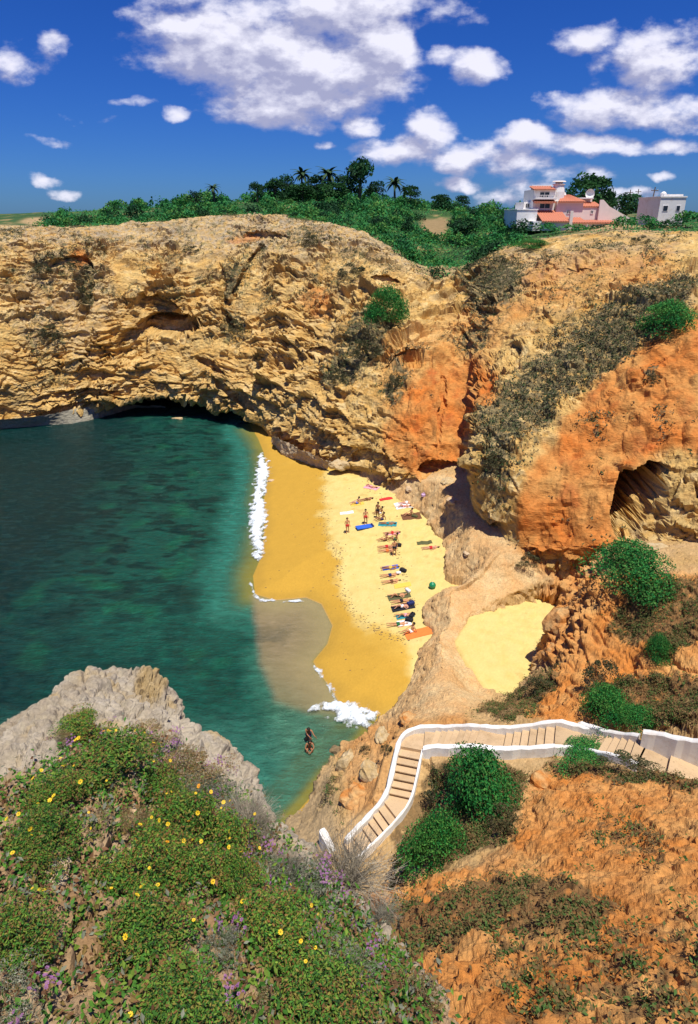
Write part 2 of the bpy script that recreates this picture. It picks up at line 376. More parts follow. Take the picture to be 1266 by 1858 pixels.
s_or = regmask(u, v, [[(735,700),(795,655),(860,640),(905,690),(900,735),(858,760),(848,820),(838,880),(800,870),(740,860),(705,835),(690,790),(705,735)],
    [(1230,580),(1400,500),(1500,900),(1230,815),(1130,840),(1050,835),(1000,810),(1015,760),(1080,690),(1150,625)],
    [(945,900),(985,800),(1110,790),(1140,890),(1120,970),(1110,1010),(940,1010)]], 12, wb*.55)
s_or = np.maximum(s_or, .8*ell(u, v, 142, 470, 22, 16, -20, wb*.03)); s_or = np.maximum(s_or, .55*ell(u, v, 578, 545, 30, 28, 0, wb*.03))
s_or = np.maximum(s_or, .5*ell(u, v, 975, 545, 95, 12, -24, wb*.03)); s_or = np.maximum(s_or, .5*ell(u, v, 440, 430, 40, 8, 0, wb*.03))
s_or = np.maximum(s_or, .45*regmask(u, v, [[(700,640),(850,560),(1000,540),(900,640),(860,700),(700,740)]], 25, wb))
s_or = np.maximum(s_or, .4*regmask(u, v, [[(940,470),(1210,440),(1210,510),(1000,560),(950,540)]], 25, wb))
s_sc = regmask(u, v, [[(872,770),(905,700),(1000,625),(1100,560),(1220,505),(1290,500),(1220,585),(1140,640),(1060,700),(995,775),(950,800),(930,830),(905,935),(872,860)],
    [(825,510),(900,455),(955,480),(935,540),(880,590),(850,560)], [(570,690),(610,640),(640,570),(700,560),(722,600),(700,640),(640,685),(600,700)],
    [(692,700),(725,650),(740,680),(712,740)], [(800,620),(850,600),(900,560),(880,600),(840,650)],
    [(405,470),(455,480),(430,520),(405,560),(398,520)]], 14, wb*.8)
for e in [(153,525,15,52,5,.95),(85,610,35,60,0,.5),(110,465,55,14,-12,.7),(75,480,20,12,0,.8),(425,595,26,36,0,.75),(555,425,40,24,0,.7),(480,440,60,10,0,.5),(345,445,50,12,0,.45),(300,470,60,14,0,.35),
          (640,480,60,30,10,.4),(1180,680,18,12,-20,.8),(1090,765,40,25,0,.45),(1200,760,25,35,0,.5),(760,640,25,15,0,.6),(1185,455,25,20,0,.5),(985,470,45,10,-10,.6),(1090,440,50,9,-5,.6),(90,690,40,18,0,.4),(1060,600,160,30,-28,.5),(1040,520,90,14,-22,.4),
          (400,690,40,10,35,.35),(620,500,25,25,0,.4),(930,790,40,70,-20,.5)]:
    s_sc = np.maximum(s_sc, e[5]*ell(u, v, e[0], e[1], e[2], e[3], e[4], wb*.03))
s_sc = np.maximum(s_sc, .62*sstep(.02, .22, fbm(P*.28+8, 4)+fbm(P*np.array([.5, .5, 1.2])+18, 3)*.4)*sstep(600, 520, v)*sstep(900, 700, u))
s_sc = np.maximum(s_sc, .5*sstep(.05, .25, fbm(P*.4+28, 4))*sstep(700, 520, v)*sstep(800, 900, u)*(1-s_or))
s_gr = np.maximum(.85*sstep(478, 430, v+wb*1.2+sstep(600, 800, u)*-40)*sstep(860, 780, u), .55*regmask(u, v, [[(900,445),(1240,410),(1240,450),(1000,500),(900,540)]], 20, wb))
s_gr = np.maximum(s_gr, .5*ell(u, v, 110, 540, 90, 110, 0, wb*.04)); s_gr = np.maximum(s_gr, .9*sstep(.75, .15, P[:, 2]+wb*.01)*sstep(560, 480, u))
smooth = np.maximum(ell(u, v, 345, 640, 90, 28, 4, wb*.02), .8*s_or)
# caves: pushed back into the rock
def push(cx, cy, rx, ry, ang, dep, edge=.25):
    a = math.radians(ang); w = wb*.006; du = u-cx; dv = v-cy
    du = du+wb*.35; e = np.abs((du*math.cos(a)+dv*math.sin(a))/rx)**2.4+np.abs((-du*math.sin(a)+dv*math.cos(a))/ry)**2.4
    return dep*sstep(1+edge, 1-edge, e+w)
P[:, 1] += push(308, 592, 58, 20, 3, 5.5)+push(285, 562, 44, 22, 20, 2.2)+push(238, 628, 24, 34, 18, 2.6)+push(1160, 908, 46, 76, 12, 9, .3)-push(1165, 834, 45, 12, 6, 1.1, .7)+push(800, 852, 42, 16, 0, 2.0)+push(385, 668, 34, 8, 30, 1.6, .5)+push(432, 722, 48, 8, 40, 1.5, .5)+push(700, 512, 30, 12, 10, 1.5)+push(905, 965, 16, 14, 40, 1.6)
P[:, 1] += push(445, 500, 7, 60, 28, 1.8, .5)+push(405, 540, 8, 60, -10, 1.5, .5)+push(152, 530, 12, 60, 6, 2.0, .5)+push(520, 660, 14, 10, 0, 1.5)+push(575, 640, 18, 12, -20, 1.5)+push(655, 830, 20, 14, 0, 1.2)+push(803, 740, 6, 60, 4, 1.2, .5)+push(735, 655, 35, 9, -15, 1.6, .5)+push(1190, 925, 25, 60, 0, 1.6)
P[:, 1] += push(120, 480, 35, 9, -10, 1.4, .5)+push(480, 425, 40, 7, 5, 1.2, .5)+push(1115, 455, 22, 8, 0, 1.3, .5)+push(1040, 490, 35, 5, -4, 1.0, .5)+push(1180, 470, 10, 20, 0, 1., .5)
# relief: bulges, ledges, blocks, crumbs
warp = fbm(P*.12+5, 3)
right = sstep(800, 950, u)
zt = P[:, 2]+warp*2.2-right*(P[:, 0]*.16-P[:, 1]*.05)
big = fbm(P*.13*np.array([1, 1, .7]), 4)*1.5
def saw(ph): k = ph-np.floor(ph); return (1-k)**1.4*sstep(0, .10, k)
sw1 = saw(zt*.42+fbm(P*np.array([.11, .11, .1])+9, 3)*1.0); sw2 = saw(zt*1.25+fbm(P*np.array([.2, .2, .2])+19, 3)*1.2); sw3 = saw(zt*2.9+fbm(P*np.array([.6, .6, .3])+29, 3)*1.6)
mdl = np.clip(.5+fbm(P*.25+33, 3)*1.8, 0, 1); mdl2 = np.clip(.5+fbm(P*.4+43, 3)*2, 0, 1)
f1, f2, cid = worley(np.stack([P[:, 0]*.32, P[:, 1]*.32, zt*.55], 1)+fbm(P*.5, 3)[:, None]*1.1)
g1, g2, cid2 = worley(np.stack([P[:, 0]*.9, P[:, 1]*.9, zt*1.9], 1)+fbm(P*1.3+3, 3)[:, None]*1.2)
crack = sstep(.0, .16, f2-f1); crack2 = sstep(0, .25, g2-g1)
rdg = 1-2*np.abs(fbm(P*np.array([.55, .55, .9])+51, 5)); fine = fbm(P*np.array([1.8, 1.8, 3.0]), 5)
rg = fbm(P*.16+71, 3); rough = np.clip(.9+rg*2.4, .22, 1.65)*(1-.55*smooth)*(1-.42*sstep(860, 960, u))
calm = .30+.70*topf
led = sw1*mdl
d = (big*(.2+.8*topf)*.8-.25-.55*(1-topf))+rough*calm*(sw1*mdl*1.3+sw2*mdl2*.5+(cid-.5)*.95*crack-(1-crack)*.40+(cid2-.5)*.24*crack2*mdl2-(1-crack2)*.08*mdl2+(rdg-.6)*.30)*(1-.45*s_or)
d += fine*.22*(1-.5*s_or)
d *= 1-.5*sstep(790, 850, u)*sstep(1010, 960, u)*sstep(760, 860, v)
d += s_or*((np.abs(perlin(np.stack([P[:, 0]*.55, P[:, 1]*.55, P[:, 2]*.08], 1)))-.2)*.7+fbm(P*.5+7, 3)*.5)
nh = n.copy(); P += nh*d[:, None]
u2, v2 = proj(P)
thin = sstep(.35, .75, np.abs(perlin(np.stack([P[:, 0]*.12, P[:, 1]*.12, zt*3.2], 1)+7))*2.2)
dkp = sstep(.05, .3, fbm(P*np.array([.3, .3, .7])+101, 4))*sstep(620, 540, v)
# colour: what the rock and soil are, not how they are lit
n1 = fbm(P*.35+11, 4); n2 = fbm(P*1.6+3, 3); st = perlin(np.stack([P[:, 0]*.05, P[:, 1]*.05, zt*1.4], 1)+77)
col = mixc(C3(.66,.385,.105)[None], C3(.74,.51,.19)[None], np.clip(.5+n1*1.3+st*.5, 0, 1))
col = mixc(col, C3(.50,.26,.07)[None], np.clip(n2*1.2+.1-cid2*.2, 0, .7))
col = mixc(col, C3(.80,.62,.31)[None], np.clip((cid2-.72)*2.2, 0, .6)*(1-s_or))
col = mixc(col, C3(.27,.19,.10)[None], dkp*.6*(1-s_or)); col = mixc(col, C3(.36,.23,.09)[None], thin*.45*(1-s_or)); col = mixc(col, C3(.42,.36,.26)[None], s_gr*np.clip(.45+n2*1.3, 0, 1))
orr = mixc(C3(.62,.19,.035)[None], C3(.62,.30,.085)[None], np.clip(.42+n1*1.6+n2*.5, 0, 1)); orr = mixc(orr, C3(.48,.11,.025)[None], np.clip(fbm(P*.5+40, 3)*2-.25, 0, .7))
col = mixc(col, orr, np.clip(s_or*(.95+n2*.4), 0, 1))
sp = sstep(-.02, .16, fbm(P*np.array([1.5, 1.5, 2.2])+60, 4)+(s_sc-.72)*.75)
scd = np.clip(sp*sstep(.04, .35, s_sc), 0, 1)*.88
col = mixc(col, mixc(C3(.15,.13,.065)[None], C3(.24,.19,.10)[None], np.clip(.5+n2*1.5, 0, 1)), scd)
grs = sstep(.18, .3, fbm(P*.8+90, 4))*.5*sstep(.1, .5, s_sc+s_gr*.4); col = mixc(col, C3(.07,.10,.04)[None], grs)
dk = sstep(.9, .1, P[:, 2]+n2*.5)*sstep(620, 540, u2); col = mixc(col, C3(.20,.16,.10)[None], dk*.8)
col *= (1+.22*n2+.1*(cid2-.5))[:, None]
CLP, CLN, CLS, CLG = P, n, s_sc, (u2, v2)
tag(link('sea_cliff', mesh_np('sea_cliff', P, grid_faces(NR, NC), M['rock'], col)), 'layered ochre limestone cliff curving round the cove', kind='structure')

# ------------------------------------------------------------------ shoreline, beach, seabed
SH = [(452,770),(468,795),(478,820),(487,860),(479,905),(480,955),(474,1010),(459,1045),(463,1078),(500,1089),(555,1084),(583,1096),(603,1135),(594,1168),(568,1200),(585,1228),(602,1252),(615,1274),(650,1285),(686,1300),(664,1335),(630,1375),(590,1410),(560,1450),(525,1490),(490,1560),(440,1700),(400,1900)]
shp = np.array([PZ(a, b, 0)[:2] for a, b in SH])
land = np.concatenate([shp, [[40, 2], [60, 60], [20, 100], [-12, 100]]])
def fan(x0, x1, y0, y1, nx, ny, k=1.0):     # x0,x1 functions of y; rows finer near the eye
    t = np.linspace(0, 1, ny); y = y0+(y1-y0)*(t**k if k != 1 else t); s = np.linspace(0, 1, nx)
    X = x0(y)[:, None]*(1-s)+x1(y)[:, None]*s; return X, np.repeat(y[:, None], nx, 1)
dep_ = lambda y: y*CT+H*ST
nx, ny = 480, 560
X, Y = fan(lambda y: -.17*dep_(y)-5, lambda y: .34*dep_(y)+2, 16, 88, nx, ny, 1.1)
xy = np.stack([X.ravel(), Y.ravel()], 1); sd = sdpoly(xy[:, 0], xy[:, 1], land)
PK = [(836,1166,2.3),(862,1124,2.3),(918,1104,2.3),(975,1093,2.3),(1010,1098,2.3),(1012,1125,2.3),(985,1175,2.3),(955,1250,2.3),(920,1262,2.3),(888,1245,2.3),(860,1206,2.3)]
pkp = [PZ(*q_)[:2] for q_ in PK]
def beachz(s, xy):
    z = np.where(s > 0, 2.45*(1-np.exp(-np.maximum(s, 0)/9.5)), np.where(s > -6, .10*s, -.6+.28*(s+6)))
    z = z+(2.4-z)*sstep(-1.6, -.2, sdpoly(xy[:, 0], xy[:, 1], pkp))*(xy[:, 0] > 6.2)
    z = z+sstep(5, 12, s)*(fbm(np.c_[xy*.5, xy[:, :1]*0], 3)*.12+fbm(np.c_[xy*2.4, xy[:, :1]*0], 3)*.09+np.minimum(fbm(np.c_[xy*4.6, xy[:, :1]*0]+5, 2), 0)*.07)
    return z
z = beachz(sd, xy); P = np.c_[xy, z]
u, v = proj(P); wv_ = fbm(np.c_[xy*.5, xy[:, :1]*0]+4, 4)
dry = [(590,858),(640,850),(900,850),(1300,1000),(1300,1400),(760,1400),(742,1205),(735,1160),(690,1140),(640,1120),(612,1060),(612,1010),(592,960),(585,900)]
m_dry = regmask(u, v, [dry], 13, wv_*30)
m_mid = regmask(u, v, [[(540,830),(600,830),(640,1000),(660,1130),(770,1230),(700,1300),(770,1400),(1300,1400),(1300,850)]], 30, wv_*30)
pk = np.clip(perlin(np.c_[xy*1.3, xy[:, :1]*0])*1.2+fbm(np.c_[xy*5, xy[:, :1]*0], 3)*.8, -1, 1)
col = mixc(C3(.50,.29,.040)[None], C3(.60,.38,.07)[None], m_mid)
col = mixc(col, C3(.66,.52,.19)[None], m_dry*np.clip(.92+pk*.25, 0, 1))
col = mixc(col, C3(.50,.34,.10)[None], np.clip(sstep(.3, .6, wv_+pk*.3)*m_dry, 0, .6))
wet = sstep(1.1, .1, sd+wv_*.8); col = mixc(col, C3(.30,.185,.035)[None], wet*.35)
lobe = regmask(u, v, [[(455,1082),(560,1080),(590,1094),(606,1135),(596,1168),(568,1200),(600,1250),(640,1300),(560,1340),(470,1290)]], 8)
col = mixc(col, C3(.46,.28,.15)[None], lobe*sstep(.1, -.1, sd)*.9)
kelp = sstep(.05, .22, fbm(np.c_[xy*.35, xy[:, :1]*0]+22, 4))*sstep(-2, -5, sd); col = mixc(col, C3(.05,.07,.03)[None], kelp)
fp = worley(np.c_[xy*2.2, xy[:, :1]*0+.5])[0]; pr = sstep(.28, .12, fp)*m_dry*sstep(-.05, .2, fbm(np.c_[xy*.3, xy[:, :1]*0]+9, 3)); P[:, 2] -= pr*.05; col = mixc(col, C3(.52,.38,.13)[None], pr*.5)
col *= (1+.09*fbm(np.c_[xy*9, xy[:, :1]*0], 2)+.07*fbm(np.c_[xy*1.1, xy[:, :1]*0]+2, 3))[:, None]
tag(link('beach', mesh_np('beach', P, grid_faces(ny, nx), M['sand'], col, smooth=True)), 'golden sand beach, wet by the water and pale higher up', kind='structure')
def beach_at(x, y):
    a = np.array([[x, y]]); return float(beachz(sdpoly(a[:, 0], a[:, 1], land), a)[0])

# ------------------------------------------------------------------ sea
m, t, p, o = new_mat('sea_water')
ca = t.nodes.new('ShaderNodeAttribute'); ca.attribute_name = 'Col'; al = t.nodes.new('ShaderNodeAttribute'); al.attribute_name = 'cover'
nz = nnoise(t, 1.5, 6, .62, stretch=(.55, 1.5, 1)); nz2 = nnoise(t, 4.5, 4, .6, stretch=(.7, 1.4, 1))
v_ = nramp(t, nz.outputs['Fac'], [(.30, .62), (.52, .95), (.72, 1.4)])
t.links.new(nmix(t, 1.0, ca.outputs['Color'], v_, 'MULTIPLY'), p.inputs['Base Color'])
p.inputs['Roughness'].default_value = .16; p.inputs['IOR'].default_value = 1.33; p.inputs['Specular IOR Level'].default_value = .35
ah = t.nodes.new('ShaderNodeMath'); ah.operation = 'ADD'; t.links.new(nz.outputs['Fac'], ah.inputs[0]); t.links.new(nz2.outputs['Fac'], ah.inputs[1])
nbump(t, p, ah.outputs[0], .30)
tr = t.nodes.new('ShaderNodeBsdfTransparent'); tr.inputs[0].default_value = (.80, .93, .88, 1)
mx = t.nodes.new('ShaderNodeMixShader'); t.links.new(al.outputs['Fac'], mx.inputs[0]); t.links.new(tr.outputs[0], mx.inputs[1]); t.links.new(p.outputs[0], mx.inputs[2]); t.links.new(mx.outputs[0], o.inputs[0])
M['sea'] = m
nx, ny = 420, 560
X, Y = fan(lambda y: -.62*dep_(y)-25, lambda y: .10*dep_(y)+3, 10, 118, nx, ny, 1.1)
xy = np.stack([X.ravel(), Y.ravel()], 1); sd = sdpoly(xy[:, 0], xy[:, 1], land)
P0 = np.c_[xy, xy[:, 0]*0]; u, v = proj(P0)
wz = fbm(P0*np.array([.5, 1.1, 1]), 4)*.10+fbm(P0*np.array([1.6, 3, 1])+9, 3)*.03
P = np.c_[xy, wz*sstep(0, -5, sd)-.0]
wv_ = fbm(P0*.22+3, 5); wf = fbm(P0*np.array([.5, .9, 1])+8, 5)
dpt = -sd+wv_*2.0
rim = sstep(430, 396, u+wv_*14)                                # edge of the sandy shallows
col = np.repeat(C3(.030,.20,.145)[None], len(xy), 0)
col = mixc(col, C3(.045,.20,.12)[None], sstep(.6, 1.0, np.clip(v/1400, 0, 2))*.5)
mid = sstep(2.2, 5.5, dpt); col = mixc(col, C3(.008,.085,.058)[None], mid)
deep = sstep(8, 21, dpt+wf*7); col = mixc(col, C3(.002,.032,.030)[None], deep)
wf2 = fbm(P0*np.array([.35, 1.3, 1])+np.array([40, 8, 0]), 6); weed = sstep(.04, .14, wf2+wv_*.7)*sstep(3, 6, dpt)*(.45+.55*sstep(1180, 1020, v)); col = mixc(col, C3(.004,.028,.024)[None], weed*.85)
grn = sstep(.1, .35, fbm(P0*.3+50, 4))*sstep(3, 8, dpt)*sstep(22, 12, dpt); col = mixc(col, C3(.010,.13,.06)[None], grn*.6)
cov = np.clip(.20+.75*sstep(0, 3.2, -sd+wv_*.8), 0, 1)
lobe = regmask(u, v, [[(462,1080),(560,1080),(590,1094),(606,1135),(596,1168),(568,1200),(600,1250),(630,1290),(560,1290),(500,1270),(470,1200)]], 12, wv_*10)
col = mixc(col, C3(.40,.29,.20)[None], lobe*.9); cov = cov*(1-.60*lobe)
tan = regmask(u, v, [[(470,1190),(560,1270),(690,1290),(640,1400),(560,1440),(500,1360)]], 40, wv_*20); lowk_ = sstep(1270, 1340, v)*sstep(.0, 1.0, -sd); cov = np.maximum(cov, .72*lowk_); col = mixc(col, C3(.05,.21,.15)[None], lowk_*.5)
col = mixc(col, C3(.085,.21,.125)[None], tan*.6)
tag(link('sea', mesh_np('sea', P, grid_faces(ny, nx), M['sea'], col, smooth=True, attrs={'cover': cov})), 'clear green sea turning dark away from the sand', kind='structure')
q = 4000.0
V = [(-q, -q, -.6), (q, -q, -.6), (q, 10, -.6), (-q, 10, -.6), (-.62*dep_(10)-25, 10, -.6), (-q, 118, -.6), (-.62*dep_(118)-25, 118, -.6)]
me = mesh_np('sea', np.array([(-q,-q,-.6),(q,-q,-.6),(q,10.5,-.6),(-q,10.5,-.6)]), [[0, 1, 2, 3]], M['sea'], np.array([[.002,.030,.032]]*4), attrs={'cover': [1]*4})
tag(link('open_sea', me), 'open dark green sea beyond the cove', kind='structure')
xa, xb = -.62*dep_(10.5)-24, -.62*dep_(118)-24
me = mesh_np('sea', np.array([(-q,10.5,-.6),(xa,10.5,-.6),(xb,118,-.6),(-q,118,-.6)]), [[0, 1, 2, 3]], M['sea'], np.array([[.002,.030,.032]]*4), attrs={'cover': [1]*4})
tag(link('outer_sea', me), 'dark green sea beyond the headland', kind='structure')

# ------------------------------------------------------------------ rock shelf, near hillside
HP = [ # column, row, height
(700,880,3.0),(730,905,3.0),(760,900,3.8),(790,880,4.6),(820,890,4.8),(790,945,3.6),(830,935,4.2),(830,990,4.0),(815,1030,3.6),(870,960,4.8),(900,1010,5.0),(930,1000,5.4),(860,1040,3.9),(850,1060,3.7),(800,1090,3.2),
(775,1120,2.8),(820,1110,3.3),(870,1085,3.8),(960,1050,4.7),(1000,1020,6),(1030,1005,7),(1100,990,7.6),(1180,970,8),(1300,960,8.6),(1266,900,10),
(820,1145,3.1),(800,1165,3.3),(822,1200,3.8),(818,1260,4.3),(770,1200,3.0),(760,1255,3.2),(720,1290,1.8),(700,1300,1.4),(690,1325,2.2),(740,1315,4.0),(870,1285,4.1),(868,1242,2.6),(850,1200,2.5),(838,1170,2.4),(800,1215,3.8),(925,1278,3.4),(880,1305,5.0),
(1018,1050,8.6),(986,1150,6.4),(948,1212,4.7),(1003,1100,7.4),(1100,1060,9.4),(1200,1000,9.8),(1140,1005,9.4),(1080,1025,9.0),(1045,1042,9.0),(1100,1150,7.6),(1200,1150,9.2),(1200,1250,8.6),(1050,1200,6.6),(1000,1280,6.4),(950,1285,5.4),(1100,1290,7.4),(1300,1150,10.5),(1300,1290,10),(1030,1120,7.6),
(670,1545,2.3),(630,1560,1.8),(700,1470,3.2),(722,1400,4.1),(735,1345,4.9),(800,1342,5.2),(880,1342,5.7),(930,1345,5.9),(1010,1335,7.1),(1100,1355,8.1),(1190,1378,9.0),(1300,1405,10),
(690,1500,2.7),(712,1440,3.7),(650,1500,2.3),
(780,1400,4.2),(800,1395,4.3),(870,1385,4.9),(950,1395,5.6),(1010,1385,6.6),(1100,1400,7.9),(1200,1430,9.3),
(760,1450,3.9),(800,1470,4.6),(760,1520,4.6),(850,1470,5.6),(900,1450,6.2),(900,1540,8.0),(960,1420,6.4),(985,1440,8.0),(1060,1440,9.2),(1200,1460,10.4),(1100,1500,10.2),(1200,1560,12.6),(1000,1600,12),(1200,1640,14.3),
(800,1600,7.6),(740,1560,4.8),(710,1590,3.6),(760,1640,8.4),(690,1640,4.2),(900,1620,10.8),(800,1700,10.6),(900,1750,13.8),(1100,1750,15.8),(1266,1750,16.8),(1266,1858,18),(1000,1858,17.2),(800,1858,15.5),(740,1760,11),(680,1760,8),
(610,1350,1.7),(625,1345,1.5),(660,1365,2.3),(650,1400,2.6),(690,1380,3.2),(620,1420,2.2),(580,1440,1.0),(560,1465,1.0),(600,1490,1.7),(540,1520,1.2),(600,1560,2.0),(640,1620,2.8),(560,1600,1.6),(600,1700,3),(680,1335,2.4),
(1500,1400,12),(1600,1858,22),(1500,1000,11)]
hx = []; hz = []
for a, b, c in HP:
    w = PZ(a, b, c); hx.append(w[:2]); hz.append(c)
for x_, y_, z_ in [(24,50,9.5),(30,40,11),(6,68,4),(0,80,3),(14,54,6.5),(9,2,22.5),(16,2,24),(3,1.5,19),(30,10,22),(30,25,14)]: hx.append((x_, y_)); hz.append(z_)
RK = [(640,862,2),(690,880,2.2),(722,905,2.2),(752,922,2.2),(768,940,2.2),(776,957,2.2),(797,975,2.1),(803,1000,2),(800,1042,2),(815,1053,2),(832,1056,2.1),(815,1066,2.1),(790,1069,2),(770,1078,1.9),(757,1090,1.9),(760,1118,1.8),(778,1143,1.7),(764,1160,1.5),(748,1190,1.3),(738,1235,.9),(718,1275,.3),(690,1303,-.2),(668,1330,-.4),(640,1350,-.5),(612,1350,-.5),(600,1385,-.5),(572,1420,-.5),(548,1455,-.5),(515,1497,-.5),(480,1560,-.5),(430,1700,-1)]
rkp = [PZ(*q_)[:2] for q_ in RK]+[np.array(q_) for q_ in [(-4, 3), (0, .5), (70, .5), (70, 60), (30, 60), (14, 62), (3, 78), (-3, 76)]]
def nearz(xy, detail=True):
    z = rbf(hx, hz, xy, .02)
    w3 = np.c_[xy, xy[:, :1]*0]; wob = fbm(w3*.9, 3)*.35 if detail else 0
    a = sdpoly(xy[:, 0], xy[:, 1], rkp)+wob; b = -sdpoly(xy[:, 0], xy[:, 1], pkp)+wob*.4
    s = np.minimum(a, b); pk_ = b < a; k = np.where(pk_, .45*sstep(-.3, .5, s)+.55*sstep(-.1, 3.2, s), sstep(-.30, .45, s)*.66+.34*sstep(.1, 2.2, s))
    lo = np.where(pk_, 1.75, -1.3)
    return lo+(z-lo)*k
nx, ny = 640, 760
X, Y = fan(lambda y: -.09*dep_(y)-3.5, lambda y: .60*dep_(y)+5, 1.2, 66, nx, ny, 1.25)
xy = np.stack([X.ravel(), Y.ravel()], 1)
NZ = nearz(xy)
# the stair is cut into the slope: keep the ground under its treads (levels are set in the stair table)
LN = [(627,1530,645,1560,2.61),(641,1514,662,1546,2.78),(657,1497,678,1528,2.95),(667,1486,691,1517,3.12),(677,1475,700,1508,3.29),(687,1464,711,1497,3.46),(697,1455,721,1486,3.63),
 (704,1436,748,1446,3.80),(707,1423,751,1432,3.97),(710,1409,754,1418,4.14),(713,1395,757,1404,4.31),(716,1381,760,1390,4.48),(719,1367,763,1376,4.65),(722,1353,766,1361,4.82),(774,1323,771,1358,4.95)]
LN += [(794+11*i, 1323-.2*i, 782+11*i, 1357-.1*i, 5.06+.11*i) for i in range(8)]
LN += [(922+14.5*i, 1327-2.4*i, 915+15*i, 1362-(i**1.3)*.6, 5.99+.16*i) for i in range(7)]
LN += [(1080+13*i, 1330+1.8*i, 1057+14.5*i, 1358+3.6*i, 7.11+.16*i) for i in range(7)]
LN += [(1176,1348,1157,1387,8.07),(1222,1366,1214,1402,8.3),(1310,1388,1300,1432,8.6)]
STAIR = [((a+c)/2, (b+d_)/2, z_) for a, b, c, d_, z_ in LN]
spt = np.array([PZ(*q_) for q_ in STAIR])
def near_seg(xy):
    best = np.full(len(xy), 1e9); zz = np.zeros(len(xy))
    for i in range(len(spt)-1):
        a = spt[i]; b = spt[i+1]; e = b-a; t_ = np.clip(((xy-a[:2])@e[:2])/(e[:2]@e[:2]), 0, 1)
        d_ = np.linalg.norm(xy-(a[:2]+t_[:, None]*e[:2]), axis=1); w = d_ < best; best = np.where(w, d_, best); zz = np.where(w, a[2]+t_*e[2], zz)
    return best, zz
bd, bz = near_seg(xy); kk = sstep(1.9, 1.15, bd); NZ = NZ*(1-kk)+np.minimum(NZ, bz-.38)*kk; lowk = sstep(1.5, 1.1, bd); NZ = NZ*(1-lowk)+(bz-.38)*lowk
G3 = np.stack([X, Y, NZ.reshape(ny, nx)], 2); n = normals(G3).reshape(-1, 3)
if n[:, 2].mean() < 0: n = -n
P = G3.reshape(-1, 3).copy(); u, v = proj(P)
wb = fbm(P*.6, 4)*22+fbm(P*2.5, 3)*8
steep = sstep(.85, .45, n[:, 2])
shelf = regmask(u, v, [[(640,850),(840,860),(930,995),(990,1045),(900,1095),(850,1150),(905,1240),(860,1290),(740,1310),(700,1310),(740,1200),(780,1150),(750,1100),(800,1050),(790,960)]], 8, wb*.5)
soil = regmask(u, v, [[(940,1450),(1000,1390),(1300,1410),(1300,1950),(620,1950),(640,1640),(760,1590),(860,1570),(920,1540)],[(1040,1040),(1300,1040),(1300,1230),(1180,1310),(1000,1310),(930,1290),(1040,1180)]], 14, wb)
soil = np.maximum(soil, .9*regmask(u, v, [[(1000,1030),(1060,1040),(1080,1130),(1040,1200),(980,1200),(960,1150)]], 12, wb)); soil = np.maximum(soil, .7*regmask(u, v, [[(930,1290),(1050,1210),(1150,1200),(1010,1300)]], 12, wb))
soil = np.maximum(soil, .65*regmask(u, v, [[(940,990),(1110,990),(1060,1040),(1000,1060)]], 12, wb)); soil = np.maximum(soil, .45*regmask(u, v, [[(610,1340),(720,1300),(840,1290),(850,1320),(730,1330),(700,1450),(640,1480)]], 12, wb))
sc = regmask(u, v, [[(1150,1060),(1300,1040),(1300,1150),(1200,1190),(1100,1150)],[(1060,1240),(1200,1220),(1300,1230),(1300,1320),(1080,1310)],[(700,1520),(770,1400),(860,1360),(960,1400),(930,1520),(800,1580),(740,1570)],[(860,1290),(960,1230),(1010,1200),(1000,1250),(930,1310)],
     [(960,1365),(1200,1385),(1300,1400),(1300,1440),(1010,1400)],[(640,1640),(760,1640),(900,1580),(1000,1590),(1120,1640),(1060,1700),(900,1690),(800,1730),(700,1780)]], 12, wb)
sc = np.maximum(sc, .5*regmask(u, v, [[(540,1440),(610,1400),(630,1340),(610,1480)],[(1040,1480),(1210,1480),(1210,1600),(1120,1560)],[(900,1700),(1300,1650),(1300,1900),(900,1900)]], 12, wb))
big = fbm(P*.35, 4)*.45
f1, f2, cid = worley(P*np.array([.9, .9, 1.5])+fbm(P*.7, 2)[:, None]*.5); cr = sstep(0, .22, f2-f1)
g1, g2, cid2 = worley(P*np.array([2.6, 2.6, 3.6])+fbm(P*2, 2)[:, None]*.4); cr2 = sstep(0, .3, g2-g1)
strat = perlin(np.stack([P[:, 0]*.4, P[:, 1]*.4, P[:, 2]*2.4+fbm(P*.4, 2)*1.5], 1))
rgh = .18+.82*steep; rgh = rgh*(1-.7*shelf)*(1-sstep(1.7, 1.2, bd)); off_ = 1-sstep(1.7, 1.15, bd)
rdg = 1-2*np.abs(fbm(P*np.array([1.1, 1.1, 1.6])+51, 5))
nr_ = .5+.5*sstep(12, 26, P[:, 1])
d = big*.6*off_*(.5+.5*nr_)+nr_*rgh*((cid-.5)*.42*cr-(1-cr)*.20+(cid2-.5)*.12*cr2-(1-cr2)*.05+strat*.34*steep+(rdg-.6)*.35)+fbm(P*3, 5)*(.08+.05*soil)*off_+fbm(P*9, 3)*.04*off_
d += soil*off_*nr_*(fbm(P*.8+5, 4)*.35-.18*sstep(.12, .0, np.abs(fbm(P*np.array([.7, .25, .3])+15, 3))))
P += n*d[:, None]
n1 = fbm(P*.5+11, 4); n2 = fbm(P*2.4+3, 3); n3 = fbm(P*6, 2)
col = mixc(C3(.52,.33,.13)[None], C3(.60,.40,.19)[None], np.clip(.5+n1*1.5, 0, 1)); col = mixc(col, C3(.38,.23,.10)[None], np.clip(n2*1.3+steep*.15, 0, .6))
sh = mixc(C3(.66,.40,.17)[None], C3(.70,.50,.25)[None], np.clip(.5+n1*2, 0, 1)); sh = mixc(sh, C3(.54,.27,.10)[None], np.clip(n2*1.4-.05, 0, .45)); col = mixc(col, sh, shelf*(1-.4*steep))
